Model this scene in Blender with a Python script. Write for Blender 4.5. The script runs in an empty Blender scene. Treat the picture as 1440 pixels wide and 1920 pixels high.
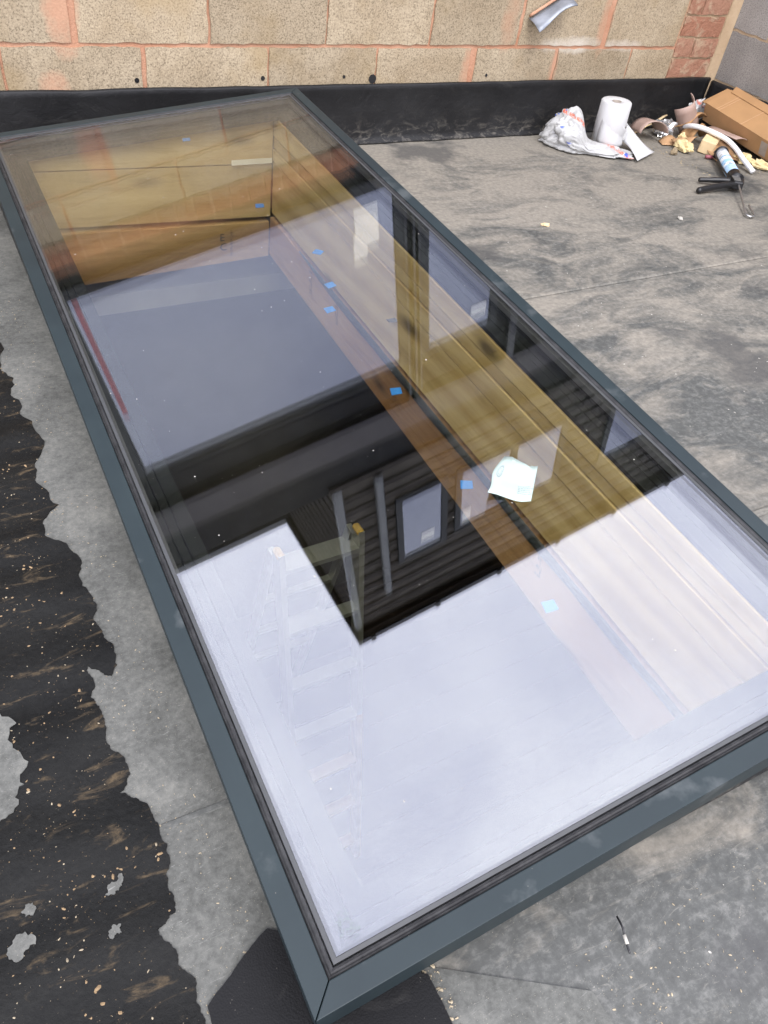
import bpy, bmesh, math, random
from mathutils import Vector, Matrix, noise

# ------------------------------------------------------------------ camera
S = bpy.context.scene
COL = S.collection
# axes of the camera in the world (X along the block wall, Y towards it, Z up, roof membrane z = 0)
def unit(v): return Vector(v).normalized()
F_PX, CX, CY = 1450.0, 720.0, 960.0
_X = unit((3600 - CX, 102 - CY, F_PX))
_nad = unit((448.86 - CX, 2500 - CY, F_PX))
_Z = -_nad
_Z = (_Z - _X * _Z.dot(_X)).normalized()
_Y = _Z.cross(_X)
right = Vector((_X.x, _Y.x, _Z.x)); down = Vector((_X.y, _Y.y, _Z.y)); fwd = Vector((_X.z, _Y.z, _Z.z))
cam_d = bpy.data.cameras.new('camera'); cam = bpy.data.objects.new('camera', cam_d); COL.objects.link(cam)
m = Matrix.Identity(4)
for i in range(3):
    m[i][0] = right[i]; m[i][1] = -down[i]; m[i][2] = -fwd[i]
m[2][3] = 1.08
cam.matrix_world = m
cam_d.sensor_fit = 'VERTICAL'; cam_d.sensor_height = 36.0; cam_d.lens = F_PX / 1920 * 36.0
cam_d.clip_start = 0.02; cam_d.clip_end = 2000
S.camera = cam

# ------------------------------------------------------------------ sky and sun
SUN_EL, SUN_AZ = 52.0, 205.0        # azimuth clockwise from +Y
world = bpy.data.worlds.new('World'); S.world = world; world.use_nodes = True
nt = world.node_tree; nt.nodes.clear()
wo = nt.nodes.new('ShaderNodeOutputWorld'); bg = nt.nodes.new('ShaderNodeBackground')
sky = nt.nodes.new('ShaderNodeTexSky'); sky.sky_type = 'NISHITA'; sky.sun_disc = False
sky.sun_elevation = math.radians(SUN_EL); sky.sun_rotation = math.radians(SUN_AZ)
tc = nt.nodes.new('ShaderNodeTexCoord')
nz = nt.nodes.new('ShaderNodeTexNoise'); nz.inputs['Scale'].default_value = 2.6; nz.inputs['Detail'].default_value = 7; nz.inputs['Roughness'].default_value = .55
cr = nt.nodes.new('ShaderNodeValToRGB')
cr.color_ramp.elements[0].position = .38; cr.color_ramp.elements[0].color = (13.0, 13.1, 15.4, 1)
cr.color_ramp.elements[1].position = .62; cr.color_ramp.elements[1].color = (16.8, 16.7, 18.2, 1)
mx = nt.nodes.new('ShaderNodeMix'); mx.data_type = 'RGBA'; mx.inputs['Factor'].default_value = .90
nt.links.new(tc.outputs['Generated'], nz.inputs['Vector']); nt.links.new(nz.outputs['Fac'], cr.inputs['Fac'])
nt.links.new(sky.outputs['Color'], mx.inputs[6]); nt.links.new(cr.outputs['Color'], mx.inputs[7])
nt.links.new(mx.outputs[2], bg.inputs['Color']); bg.inputs['Strength'].default_value = .12
nt.links.new(bg.outputs[0], wo.inputs[0])
sd = bpy.data.lights.new('sun', 'SUN'); sd.energy = .9; sd.angle = math.radians(18); sd.color = (1.0, .95, .87)
sun = bpy.data.objects.new('sun', sd); COL.objects.link(sun); sun.location = (-3, -4, 8)
az = math.radians(SUN_AZ); el = math.radians(SUN_EL)
sdir = Vector((math.sin(az) * math.cos(el), math.cos(az) * math.cos(el), math.sin(el)))
sun.rotation_euler = sdir.to_track_quat('Z', 'Y').to_euler()
S.view_settings.view_transform = 'Standard'; S.view_settings.look = 'None'
S.view_settings.exposure = 0.95; S.view_settings.gamma = 1.0; S.view_settings.use_curve_mapping = False
S.render.engine = 'CYCLES'
S.cycles.use_denoising = True
S.cycles.max_bounces = 12; S.cycles.transparent_max_bounces = 24; S.cycles.glossy_bounces = 6; S.cycles.diffuse_bounces = 5
S.cycles.caustics_reflective = False; S.cycles.caustics_refractive = False
S.cycles.sample_clamp_indirect = 6

# ------------------------------------------------------------------ node helper
class N:
    def __init__(s, name):
        s.m = bpy.data.materials.new(name); s.m.use_nodes = True
        s.t = s.m.node_tree; s.t.nodes.clear()
        s.out = s.t.nodes.new('ShaderNodeOutputMaterial')
    def n(s, typ, **kw):
        x = s.t.nodes.new(typ)
        for k, v in kw.items(): setattr(x, k, v)
        return x
    def l(s, a, b): s.t.links.new(a, b)
    def pos(s, scale=(1, 1, 1), rot=(0, 0, 0), loc=(0, 0, 0), obj=False):
        mp = s.n('ShaderNodeMapping')
        if obj: src = s.n('ShaderNodeTexCoord').outputs['Object']
        else: src = s.n('ShaderNodeNewGeometry').outputs['Position']
        s.l(src, mp.inputs['Vector'])
        mp.inputs['Scale'].default_value = scale; mp.inputs['Rotation'].default_value = rot; mp.inputs['Location'].default_value = loc
        return mp.outputs[0]
    def noise(s, vec, scale=5, detail=5, rough=.55, dist=0):
        x = s.n('ShaderNodeTexNoise'); s.l(vec, x.inputs['Vector'])
        x.inputs['Scale'].default_value = scale; x.inputs['Detail'].default_value = detail
        x.inputs['Roughness'].default_value = rough; x.inputs['Distortion'].default_value = dist
        return x.outputs['Fac']
    def vor(s, vec, scale=5, feature='F1', out='Distance'):
        x = s.n('ShaderNodeTexVoronoi', feature=feature); s.l(vec, x.inputs['Vector']); x.inputs['Scale'].default_value = scale
        return x.outputs[out]
    def ramp(s, fac, stops, interp='LINEAR'):
        r = s.n('ShaderNodeValToRGB'); r.color_ramp.interpolation = interp
        e = r.color_ramp.elements
        while len(e) < len(stops): e.new(.5)
        for i, (p, c) in enumerate(stops):
            e[i].position = p
            e[i].color = (c, c, c, 1) if isinstance(c, (int, float)) else (*c, 1)
        s.l(fac, r.inputs['Fac']); return r.outputs['Color']
    def mix(s, fac, a, b, blend='MIX'):
        x = s.n('ShaderNodeMix', data_type='RGBA', blend_type=blend)
        for v, k in ((fac, 0), (a, 6), (b, 7)):
            if isinstance(v, (int, float)): x.inputs[k].default_value = v if k == 0 else (v, v, v, 1)
            elif isinstance(v, tuple): x.inputs[k].default_value = (*v, 1)
            else: s.l(v, x.inputs[k])
        return x.outputs[2]
    def math(s, op, a, b=0.0, clamp=False):
        x = s.n('ShaderNodeMath', operation=op, use_clamp=clamp)
        for v, k in ((a, 0), (b, 1)):
            if isinstance(v, (int, float)): x.inputs[k].default_value = v
            else: s.l(v, x.inputs[k])
        return x.outputs[0]
    def warp(s, vec, scale, amt):
        x = s.n('ShaderNodeTexNoise'); s.l(vec, x.inputs['Vector']); x.inputs['Scale'].default_value = scale; x.inputs['Detail'].default_value = 2
        a = s.n('ShaderNodeVectorMath', operation='SUBTRACT'); s.l(x.outputs['Color'], a.inputs[0]); a.inputs[1].default_value = (.5, .5, .5)
        b = s.n('ShaderNodeVectorMath', operation='SCALE'); s.l(a.outputs[0], b.inputs[0]); b.inputs['Scale'].default_value = amt
        c = s.n('ShaderNodeVectorMath', operation='ADD'); s.l(vec, c.inputs[0]); s.l(b.outputs[0], c.inputs[1]); return c.outputs[0]
    def sep(s, vec):
        x = s.n('ShaderNodeSeparateXYZ'); s.l(vec, x.inputs[0]); return x.outputs
    def bsdf(s, color, rough=.7, metal=0, bump=None, bstr=.3, bdist=.01, spec=None, sheen=None, trans=None):
        b = s.n('ShaderNodeBsdfPrincipled')
        for v, k in ((color, 'Base Color'), (rough, 'Roughness'), (metal, 'Metallic')):
            if isinstance(v, tuple): b.inputs[k].default_value = (*v, 1)
            elif isinstance(v, (int, float)): b.inputs[k].default_value = v
            else: s.l(v, b.inputs[k])
        if spec is not None: b.inputs['Specular IOR Level'].default_value = spec
        if bump is not None:
            bp = s.n('ShaderNodeBump'); bp.inputs['Strength'].default_value = bstr; bp.inputs['Distance'].default_value = bdist
            s.l(bump, bp.inputs['Height']); s.l(bp.outputs[0], b.inputs['Normal'])
        s.l(b.outputs[0], s.out.inputs['Surface']); s.b = b
        return s.m

def flat(name, col, rough=.6, metal=0, var=.12, scale=30, bstr=.15, bdist=.002, spec=None):
    k = N(name); v = k.pos()
    f = k.noise(v, scale, 5)
    lo = tuple(c * (1 - var) for c in col); hi = tuple(min(1, c * (1 + var)) for c in col)
    return k.bsdf(k.ramp(f, [(.3, lo), (.7, hi)]), rough, metal, f, bstr, bdist, spec)

M = {}
# --- membrane roof
def roof_mat(name, tan_amt=1.0, base=(.084, .086, .080)):
    k = N(name); p = k.pos()
    sx = k.sep(p)
    st = k.warp(k.pos(scale=(1.0, 2.6, 1), rot=(0, 0, math.radians(24))), 2.2, .28)
    big = k.noise(p, 1.7, 6, .6, .6)
    streak = k.noise(st, 7.5, 8, .68, 1.6)
    fine = k.noise(p, 60, 6, .7)
    hair = k.noise(k.warp(k.pos(scale=(1, 4, 1), rot=(0, 0, math.radians(-30))), 5, .35), 30, 8, .74, .8)
    # silt collects towards the back wall and right of the skylight
    yb = k.math('MULTIPLY', k.math('SUBTRACT', sx[1], .0), .42, clamp=True)
    xb = k.math('MULTIPLY', k.math('SUBTRACT', sx[0], .6), .5, clamp=True)
    amt = k.math('MULTIPLY', k.math('ADD', k.math('MULTIPLY', yb, .75), k.math('MULTIPLY', xb, .12)), tan_amt)
    mid = k.noise(k.warp(k.pos(scale=(1, 1.9, 1), rot=(0, 0, math.radians(18)), loc=(2.2, .4, 0)), 1.6, .5), 2.6, 7, .66, .8)
    foot = k.math('MULTIPLY', k.math('SUBTRACT', sx[1], 2.62), 1.1, clamp=True)
    d = k.math('ADD', k.math('ADD', k.math('MULTIPLY', streak, .22), k.math('MULTIPLY', mid, .78)), foot)
    silt = k.math('ADD', d, k.math('MULTIPLY', k.math('SUBTRACT', amt, .40), .19))
    grey = k.ramp(k.math('ADD', k.math('MULTIPLY', streak, .38), k.math('MULTIPLY', fine, .62)), [(.3, tuple(c * .6 for c in base)), (.5, base), (.70, (.185, .184, .170))])
    c = k.mix(k.ramp(silt, [(.44, 0), (.61, .85)]), grey, k.ramp(fine, [(.3, (.185, .170, .142)), (.75, (.325, .293, .240))]))
    c = k.mix(k.ramp(hair, [(.57, 0), (.68, .42)]), c, (.26, .248, .215))
    c = k.mix(k.ramp(hair, [(.26, .5), (.39, 0)]), c, (.055, .056, .054))
    blot = k.noise(k.pos(loc=(3.1, 1.7, 0)), 2.3, 5, .6)
    c = k.mix(k.ramp(blot, [(.57, 0), (.66, .72)]), c, (.06, .06, .059))
    speck = k.vor(p, 260)
    keep = k.ramp(k.noise(p, 13, 3), [(.5, 0), (.62, 1)])
    c = k.mix(k.math('MULTIPLY', k.ramp(speck, [(.0, 1), (.16, 0)]), keep), c, (.42, .38, .30))
    b = k.math('ADD', k.math('MULTIPLY', fine, .5), k.math('MULTIPLY', big, 1.2))
    return k.bsdf(c, k.ramp(silt, [(.4, .5), (.6, .85)]), 0, b, .35, .006, .2)
M['roof'] = roof_mat('dusty_membrane')
def strip_mat():
    k = N('pale_membrane'); p = k.pos()
    big = k.noise(p, 5, 6, .6, .5); fine = k.noise(p, 90, 6, .75); scr = k.noise(k.pos(scale=(1, 7, 1), rot=(0, 0, .3)), 30, 5, .7, 2)
    c = k.ramp(k.math('ADD', k.math('MULTIPLY', big, .55), k.math('MULTIPLY', fine, .45)), [(.33, (.05, .051, .046)), (.5, (.115, .116, .106)), (.68, (.20, .197, .175))])
    c = k.mix(k.ramp(scr, [(.60, 0), (.72, .6)]), c, (.27, .27, .25))
    sp = k.vor(p, 240); c = k.mix(k.ramp(sp, [(0, .9), (.14, 0)]), c, (.36, .33, .26))
    return k.bsdf(c, .72, 0, fine, .3, .004, .15)
M['strip'] = strip_mat()
def puddle_mat():
    k = N('wet_silty_film'); p = k.pos()
    st = k.pos(scale=(1.0, 3.0, 1), rot=(0, 0, math.radians(6)))
    a = k.noise(st, 14, 6, .66, .8); f = k.noise(p, 120, 5, .7); b = k.noise(st, 3.5, 5, .6, .5)
    c = k.ramp(k.math('ADD', k.math('MULTIPLY', f, .4), k.math('MULTIPLY', b, .6)), [(.35, (.005, .0052, .005)), (.65, (.013, .013, .012))])
    c = k.mix(k.ramp(a, [(.575, 0), (.70, .6)]), c, k.ramp(f, [(.35, (.06, .046, .030)), (.65, (.16, .115, .065))]))
    spk = k.math('MULTIPLY', k.ramp(k.vor(p, 170), [(0, 1), (.13, 0)]), k.ramp(k.noise(p, 22, 3), [(.5, 0), (.62, 1)]))
    c = k.mix(spk, c, (.38, .27, .15))
    w = k.n('ShaderNodeTexWave', wave_type='BANDS', bands_direction='Y'); k.l(k.pos(rot=(0, 0, math.radians(5))), w.inputs['Vector'])
    w.inputs['Scale'].default_value = 2.1; w.inputs['Distortion'].default_value = 3.5; w.inputs['Detail'].default_value = 4; w.inputs['Detail Scale'].default_value = 1.5
    h = k.math('ADD', k.math('MULTIPLY', w.outputs['Fac'], 1.0), k.math('MULTIPLY', f, .25))
    return k.bsdf(c, k.ramp(a, [(.55, .42), (.7, .75)]), 0, h, .5, .014, .13)
M['puddle'] = puddle_mat()
def rubber_mat(name, dim=True):
    k = N(name); p = k.pos()
    f = k.noise(p, 80, 5, .7); b = k.noise(p, 6, 5)
    c = k.ramp(b, [(.35, (.008, .008, .0085)), (.7, (.016, .016, .0165))])
    dust = k.ramp(k.noise(k.pos(scale=(1, 1, 2)), 9, 7, .7, 1), [(.58, 0), (.78, .45)])
    c = k.mix(dust, c, (.062, .060, .055))
    c = k.mix(k.math('MULTIPLY', k.ramp(k.vor(p, 190), [(0, 1), (.11, 0)]), k.ramp(k.noise(p, 30, 2), [(.55, 0), (.65, 1)])), c, (.36, .33, .28))
    zz = k.sep(p)[2]
    lowm = k.ramp(zz, [(.0, 1), (.09, .12), (.16, 0)])
    scf = k.ramp(k.noise(k.pos(scale=(1, 1, 2.2)), 17, 8, .75, 1.2), [(.50, 0), (.66, .8)])
    if not dim: c = k.mix(k.math('MULTIPLY', lowm, scf), c, (.17, .155, .13))
    h = f if dim else k.math('ADD', k.math('MULTIPLY', f, .3), k.math('MULTIPLY', k.noise(p, 11, 4, .6, 1), 2.0))
    if dim:
        v = k.vor(k.pos(rot=(0, 0, .3)), 420)
        h = k.math('ADD', k.math('MULTIPLY', v, 1.6), k.math('MULTIPLY', f, .4))
    return k.bsdf(c, .55, 0, h, .3 if dim else .5, .0007 if dim else .004, .12 if dim else .3)
M['patch'] = rubber_mat('dimpled_rubber'); M['flash'] = rubber_mat('black_flashing_rubber', False)
M['gasket'] = flat('glazing_gasket', (.026, .026, .028), .5, 0, .5, 40, .5, .002)
def gasket_dusty():
    k = N('dusty_seal'); p = k.pos(); f = k.noise(p, 45, 6, .7)
    return k.bsdf(k.ramp(f, [(.35, (.007, .007, .008)), (.8, (.045, .045, .045))]), .6, 0, f, .5, .003)
M['seal'] = gasket_dusty()
def trim_mat():
    k = N('anthracite_powder_coat'); p = k.pos(); f = k.noise(p, 380, 2); b = k.noise(p, 7, 5, .6)
    c = k.ramp(b, [(.35, (.013, .021, .024)), (.7, (.018, .028, .031))])
    sp = k.math('MULTIPLY', k.ramp(k.vor(p, 60), [(0, 1), (.045, 0)]), k.ramp(k.noise(p, 11, 2), [(.52, 0), (.6, 1)]))
    c = k.mix(sp, c, (.30, .28, .24))
    c = k.mix(k.ramp(k.noise(k.pos(loc=(1.2, .3, 0)), 9, 5), [(.62, 0), (.72, .35)]), c, (.14, .15, .15))
    return k.bsdf(c, k.ramp(b, [(.3, .40), (.7, .52)]), 0, f, .06, .0006, .30)
M['trim'] = trim_mat()
M['inner'] = flat('dark_frame_metal', (.010, .012, .013), .5, 0, .25, 14, .05, .001, .2)
M['spacer'] = flat('grey_spacer_bar', (.045, .047, .048), .5, 0, .1, 60)
# --- glazing: every face splits light into a mirror part and a clear part (Schlick)
def glazing(name, r0, tint, body=None):
    k = N(name)
    g = k.n('ShaderNodeNewGeometry')
    dp = k.n('ShaderNodeVectorMath', operation='DOT_PRODUCT'); k.l(g.outputs['Incoming'], dp.inputs[0]); k.l(g.outputs['Normal'], dp.inputs[1])
    cs = k.math('ABSOLUTE', dp.outputs['Value'])
    fr = k.math('ADD', k.math('MULTIPLY', k.math('POWER', k.math('SUBTRACT', 1.0, cs, True), 5.0), 1 - r0), r0, True)
    gl = k.n('ShaderNodeBsdfGlossy'); gl.inputs['Roughness'].default_value = 0.0; gl.inputs['Color'].default_value = (.84, .875, 1, 1)
    if body is None:
        tr = k.n('ShaderNodeBsdfTransparent'); tr.inputs['Color'].default_value = (*tint, 1)
    else:
        tr = k.n('ShaderNodeBsdfDiffuse'); tr.inputs['Color'].default_value = (*body, 1)
    ms = k.n('ShaderNodeMixShader'); k.l(fr, ms.inputs[0]); k.l(tr.outputs[0], ms.inputs[1]); k.l(gl.outputs[0], ms.inputs[2])
    k.l(ms.outputs[0], k.out.inputs['Surface']); return k.m
M['glass'] = glazing('clear_coated_glass', .086, (.970, .968, .930))
M['house_glass'] = glazing('house_window_glass', .30, None, (.03, .033, .036))
# --- masonry
def block_mat(name, lo, hi, tint, smears=()):
    k = N(name); p = k.pos(); r = k.n('ShaderNodeObjectInfo').outputs['Random']
    g = k.vor(p, 115); f = k.noise(p, 190, 4, .8); b = k.noise(p, 4.5, 5, .6)
    base = k.mix(k.ramp(b, [(.35, 0), (.7, 1)]), lo, hi)
    c = k.mix(k.ramp(f, [(.38, .85), (.50, 0)]), base, tuple(x * .42 for x in lo))
    c = k.mix(k.ramp(f, [(.58, 0), (.68, .6)]), c, tuple(min(1, x * 1.35) for x in hi))
    c = k.mix(k.math('MULTIPLY', k.ramp(k.noise(k.pos(loc=(5, 2, 1)), 2.6, 4), [(.52, 0), (.66, 1)]), .55), c, tint)
    c = k.mix(1.0, c, k.ramp(r, [(0, .86), (1, 1.08)]), 'MULTIPLY')
    sx = k.sep(p); wob = k.noise(p, 16, 5, .65)
    for (x0, z0, w_, h_, col, amt) in smears:
        dx = k.math('MULTIPLY', k.math('SUBTRACT', sx[0], x0), 1 / w_); dz = k.math('MULTIPLY', k.math('SUBTRACT', sx[2], z0), 1 / h_)
        d = k.math('ADD', k.math('ADD', k.math('MULTIPLY', dx, dx), k.math('MULTIPLY', dz, dz)), k.math('MULTIPLY', wob, 1.0))
        c = k.mix(k.ramp(d, [(.50, amt), (.98, 0)]), c, col)
    h = k.math('ADD', k.math('MULTIPLY', g, .5), k.math('MULTIPLY', f, .9))
    return k.bsdf(c, .93, 0, h, .5, .0028, .15)
M['block'] = block_mat('buff_concrete_block', (.325, .256, .168), (.435, .360, .252), (.315, .228, .115), ((.575, .44, .085, .20, (.46, .26, .165), .9), (.53, .225, .085, .09, (.46, .26, .165), .85), (2.87, .46, .06, .22, (.43, .24, .15), .8), (2.165, .25, .055, .17, (.43, .24, .15), .9), (2.63, .27, .04, .16, (.43, .25, .16), .6), (2.70, .36, .30, .055, (.55, .50, .42), .8), (3.0, .36, .22, .04, (.53, .47, .40), .6), (2.34, .45, .07, .2, (.42, .24, .15), .5)))
M['block_grey'] = block_mat('grey_concrete_block', (.235, .22, .20), (.33, .31, .28), (.27, .255, .23))
def mortar_mat(name, a, b_):
    k = N(name); p = k.pos(); f = k.noise(p, 90, 6, .7); b = k.noise(p, 7, 4)
    return k.bsdf(k.mix(k.ramp(b, [(.35, 0), (.7, 1)]), a, b_), .92, 0, f, .7, .006, .15)
M['mortar'] = mortar_mat('salmon_mortar', (.42, .215, .13), (.50, .29, .19))
M['mortar_buff'] = mortar_mat('buff_mortar', (.36, .26, .16), (.46, .35, .23))
def brick_mat(name, cols):
    k = N(name); p = k.pos(); r = k.n('ShaderNodeObjectInfo').outputs['Random']
    f = k.noise(p, 70, 6, .7); b = k.noise(p, 13, 5, .6, .6)
    c = k.mix(k.ramp(r, [(0, 0), (1, 1)]), cols[0], cols[1])
    c = k.mix(k.ramp(b, [(.5, 0), (.62, .8)]), c, cols[2])
    c = k.mix(k.ramp(f, [(.3, .5), (.5, 0)]), c, tuple(x * .6 for x in cols[0]))
    return k.bsdf(c, .9, 0, k.math('ADD', f, b), .8, .01, .15)
M['brick'] = brick_mat('worn_brick', ((.34, .165, .105), (.40, .24, .165), (.46, .34, .23)))
M['sill_brick'] = brick_mat('orange_sill_brick', ((.30, .125, .07), (.34, .16, .09), (.36, .21, .13)))
# --- timber
def wood_mat(name, lo, hi, axis, knots=True, rough=.7):
    k = N(name); r = k.n('ShaderNodeObjectInfo').outputs['Random']
    sc = {'X': (.9, 12, 12), 'Y': (12, .9, 12)}[axis]
    v = k.pos(scale=sc)
    off = k.n('ShaderNodeVectorMath', operation='ADD'); cmb = k.n('ShaderNodeCombineXYZ')
    rr = k.math('MULTIPLY', r, 37.0); k.l(rr, cmb.inputs[0]); k.l(rr, cmb.inputs[1]); k.l(rr, cmb.inputs[2])
    k.l(v, off.inputs[0]); k.l(cmb.outputs[0], off.inputs[1]); v = off.outputs[0]
    warp = k.noise(k.pos(scale=tuple(s * .25 for s in sc)), 2.0, 3)
    g = k.noise(v, 2.2, 6, .6, 1.2); f = k.noise(v, 14, 4, .6)
    w = k.n('ShaderNodeTexWave', wave_type='RINGS', rings_direction=axis); k.l(v, w.inputs['Vector'])
    w.inputs['Scale'].default_value = .55; w.inputs['Distortion'].default_value = 5; w.inputs['Detail'].default_value = 3; w.inputs['Detail Scale'].default_value = .8
    t = k.math('ADD', k.math('MULTIPLY', g, .45), k.math('ADD', k.math('MULTIPLY', w.outputs['Fac'], .3), k.math('MULTIPLY', f, .25)))
    c = k.mix(k.ramp(t, [(.30, 0), (.66, 1)]), lo, hi)
    if knots:
        kv = k.pos(scale={'X': (1.9, 5.2, 5.2), 'Y': (5.2, 1.9, 5.2)}[axis])
        o2 = k.n('ShaderNodeVectorMath', operation='ADD'); k.l(kv, o2.inputs[0]); k.l(cmb.outputs[0], o2.inputs[1])
        kd = k.vor(o2.outputs[0], 1.5)
        c = k.mix(k.ramp(kd, [(.06, .95), (.13, .45), (.22, 0)]), c, tuple(x * .28 for x in lo))
    gr = k.noise(k.pos(scale=tuple(q * 1.0 for q in sc)), 6.0, 5, .7, .4)
    c = k.mix(k.ramp(gr, [(.54, 0), (.66, .28)]), c, tuple(q * .6 for q in lo))
    c = k.mix(1.0, c, k.ramp(r, [(0, .85), (1, 1.1)]), 'MULTIPLY')
    return k.bsdf(c, rough, 0, t, .25, .003, .25)
M['lining_y'] = wood_mat('pale_lining_timber_long', (.44, .31, .13), (.62, .48, .25), 'Y')
M['lining_x'] = wood_mat('pale_lining_timber_cross', (.46, .33, .14), (.66, .51, .27), 'X')
M['joist_y'] = wood_mat('joist_timber_long', (.33, .17, .07), (.52, .32, .16), 'Y')
M['joist_x'] = wood_mat('joist_timber_cross', (.36, .21, .085), (.56, .38, .19), 'X')
M['ladder_wood'] = wood_mat('ladder_timber', (.45, .28, .13), (.6, .42, .22), 'X', False)
M['floor_wood'] = wood_mat('dark_floor_boards', (.020, .015, .011), (.045, .033, .024), 'X', False, .45)
# --- other
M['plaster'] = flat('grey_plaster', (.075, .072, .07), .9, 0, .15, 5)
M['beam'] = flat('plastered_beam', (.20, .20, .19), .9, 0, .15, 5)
M['film'] = flat('blue_grey_film', (.030, .042, .052), .45, 0, .2, 20)
M['deck'] = flat('roof_deck_underside', (.10, .085, .065), .9, 0, .2, 9)
M['ground'] = flat('yard_ground', (.13, .125, .11), .95, 0, .3, 2.5)
M['clad'] = flat('slate_grey_cladding', (.072, .064, .056), .85, 0, .35, 8, .2, .004, .12)
M['clad_dark'] = flat('anthracite_cladding', (.022, .022, .024), .85, 0, .3, 8, .2, .004, .12)
M['brown_wall'] = flat('brown_rendered_wall', (.038, .030, .024), .95, 0, .3, 6, .4, .01, .1)
M['win_frame'] = flat('dark_window_frame', (.035, .037, .040), .6, 0, .12, 10, .15, .002, .2)
M['fascia'] = flat('pale_grey_fascia', (.085, .08, .083), .7, 0, .1, 4, .15, .002, .15)
M['gutter'] = flat('black_gutter', (.02, .02, .022), .35, 0, .2, 10)
M['pipe'] = flat('grey_downpipe', (.12, .125, .13), .5, 0, .1, 10)
M['card_white'] = flat('white_label_card', (.80, .80, .78), .7, 0, .04, 20)
M['red'] = flat('red_tape', (.30, .09, .11), .5, 0, .1, 20)
M['blue'] = flat('blue_pad', (.02, .20, .62), .6, 0, .1, 40)
M['alu'] = flat('brushed_aluminium', (.42, .45, .43), .35, .6, .08, 60)
M['yellow'] = flat('yellow_plastic', (.55, .36, .05), .45, 0, .08, 20)
M['paper'] = flat('soft_white_paper', (.52, .52, .515), .9, 0, .02, 140, .35, .0012)
M['core'] = flat('grey_card_core', (.30, .26, .22), .9, 0, .1, 50)
M['mint'] = flat('pale_mint_backing_paper', (.34, .415, .372), .45, 0, .03, 30, .1, .001)
M['ink'] = flat('grey_ink', (.22, .26, .26), .7, 0, .1, 60)
M['ink_dark'] = flat('dark_ink', (.05, .045, .04), .8, 0, .2, 60)
M['kraft'] = flat('brown_cardboard', (.36, .205, .09), .85, 0, .1, 9, .2, .002)
M['kraft_light'] = flat('light_cardboard', (.44, .265, .135), .85, 0, .1, 14, .2, .002)
M['pinkcard'] = flat('pinkish_release_card', (.40, .285, .235), .5, 0, .06, 12, .1, .001)
M['foam'] = flat('yellow_foam', (.66, .53, .28), .95, 0, .12, 35, .6, .01)
M['foam_pale'] = flat('pale_cut_foam', (.68, .52, .30), .95, 0, .06, 60, .4, .002)
M['hose'] = flat('white_plastic_hose', (.74, .74, .73), .35, 0, .04, 15)
M['black_plastic'] = flat('black_plastic', (.012, .012, .013), .35, 0, .2, 20)
M['steel'] = flat('zinc_plated_steel', (.45, .45, .44), .3, .85, .1, 40)
M['lead'] = flat('dull_lead_sheet', (.25, .27, .30), .5, .4, .25, 18, .5, .006)
M['foil'] = flat('crumpled_foil', (.72, .72, .72), .22, .75, .1, 25, .5, .006)
M['chip'] = flat('pale_grit', (.30, .25, .17), .95, 0, .35, 60)
M['chip_o'] = flat('orange_grit', (.22, .15, .08), .95, 0, .35, 60)
M['shave'] = flat('white_shavings', (.42, .40, .35), .8, 0, .1, 60)
def bag_mat():
    k = N('printed_plastic_bag'); p = k.pos(obj=True); s = k.sep(p)
    f = k.noise(p, 25, 5)
    c = k.ramp(f, [(.3, (.36, .36, .35)), (.7, (.50, .50, .49))])
    # red dashed line low on the bag, blue print on its folds
    band = k.math('ABSOLUTE', k.math('SUBTRACT', s[2], k.math('ADD', .082, k.math('MULTIPLY', s[0], -.55))))
    dash = k.ramp(k.noise(k.pos(scale=(60, 60, 8), obj=True), 2.0, 2), [(.45, 0), (.5, 1)])
    c = k.mix(k.math('MULTIPLY', k.ramp(band, [(.007, 1), (.010, 0)]), dash), c, (.60, .14, .08))
    bl = k.math('MULTIPLY', k.ramp(k.noise(k.pos(scale=(34, 34, 80), obj=True), 1.0, 1), [(.60, 0), (.63, 1)]), k.ramp(k.noise(k.pos(loc=(.7, .4, .1), obj=True), 7, 1), [(.60, 0), (.64, 1)]))
    c = k.mix(bl, c, (.05, .10, .45))
    m_ = k.bsdf(c, .35, 0, f, .25, .006, .5); k.b.inputs['Subsurface Weight'].default_value = 0
    return m_
M['bag'] = bag_mat()
def cart_mat():
    k = N('sealant_cartridge_print'); s = k.sep(k.pos(obj=True))
    z = k.math('MULTIPLY', s[2], 4.4, True)
    c = k.ramp(z, [(0, (.55, .60, .66)), (.12, (.72, .74, .75)), (.40, (.20, .40, .62)), (.46, (.72, .74, .75)), (.62, (.30, .50, .70)), (.78, (.70, .74, .78)), (.9, (.35, .5, .66))], 'CONSTANT')
    txt = k.ramp(k.noise(k.pos(scale=(50, 50, 160), obj=True), 1, 2), [(.56, 0), (.6, .8)])
    return k.bsdf(k.mix(txt, c, (.16, .19, .24)), .4)
M['cart'] = cart_mat()

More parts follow.
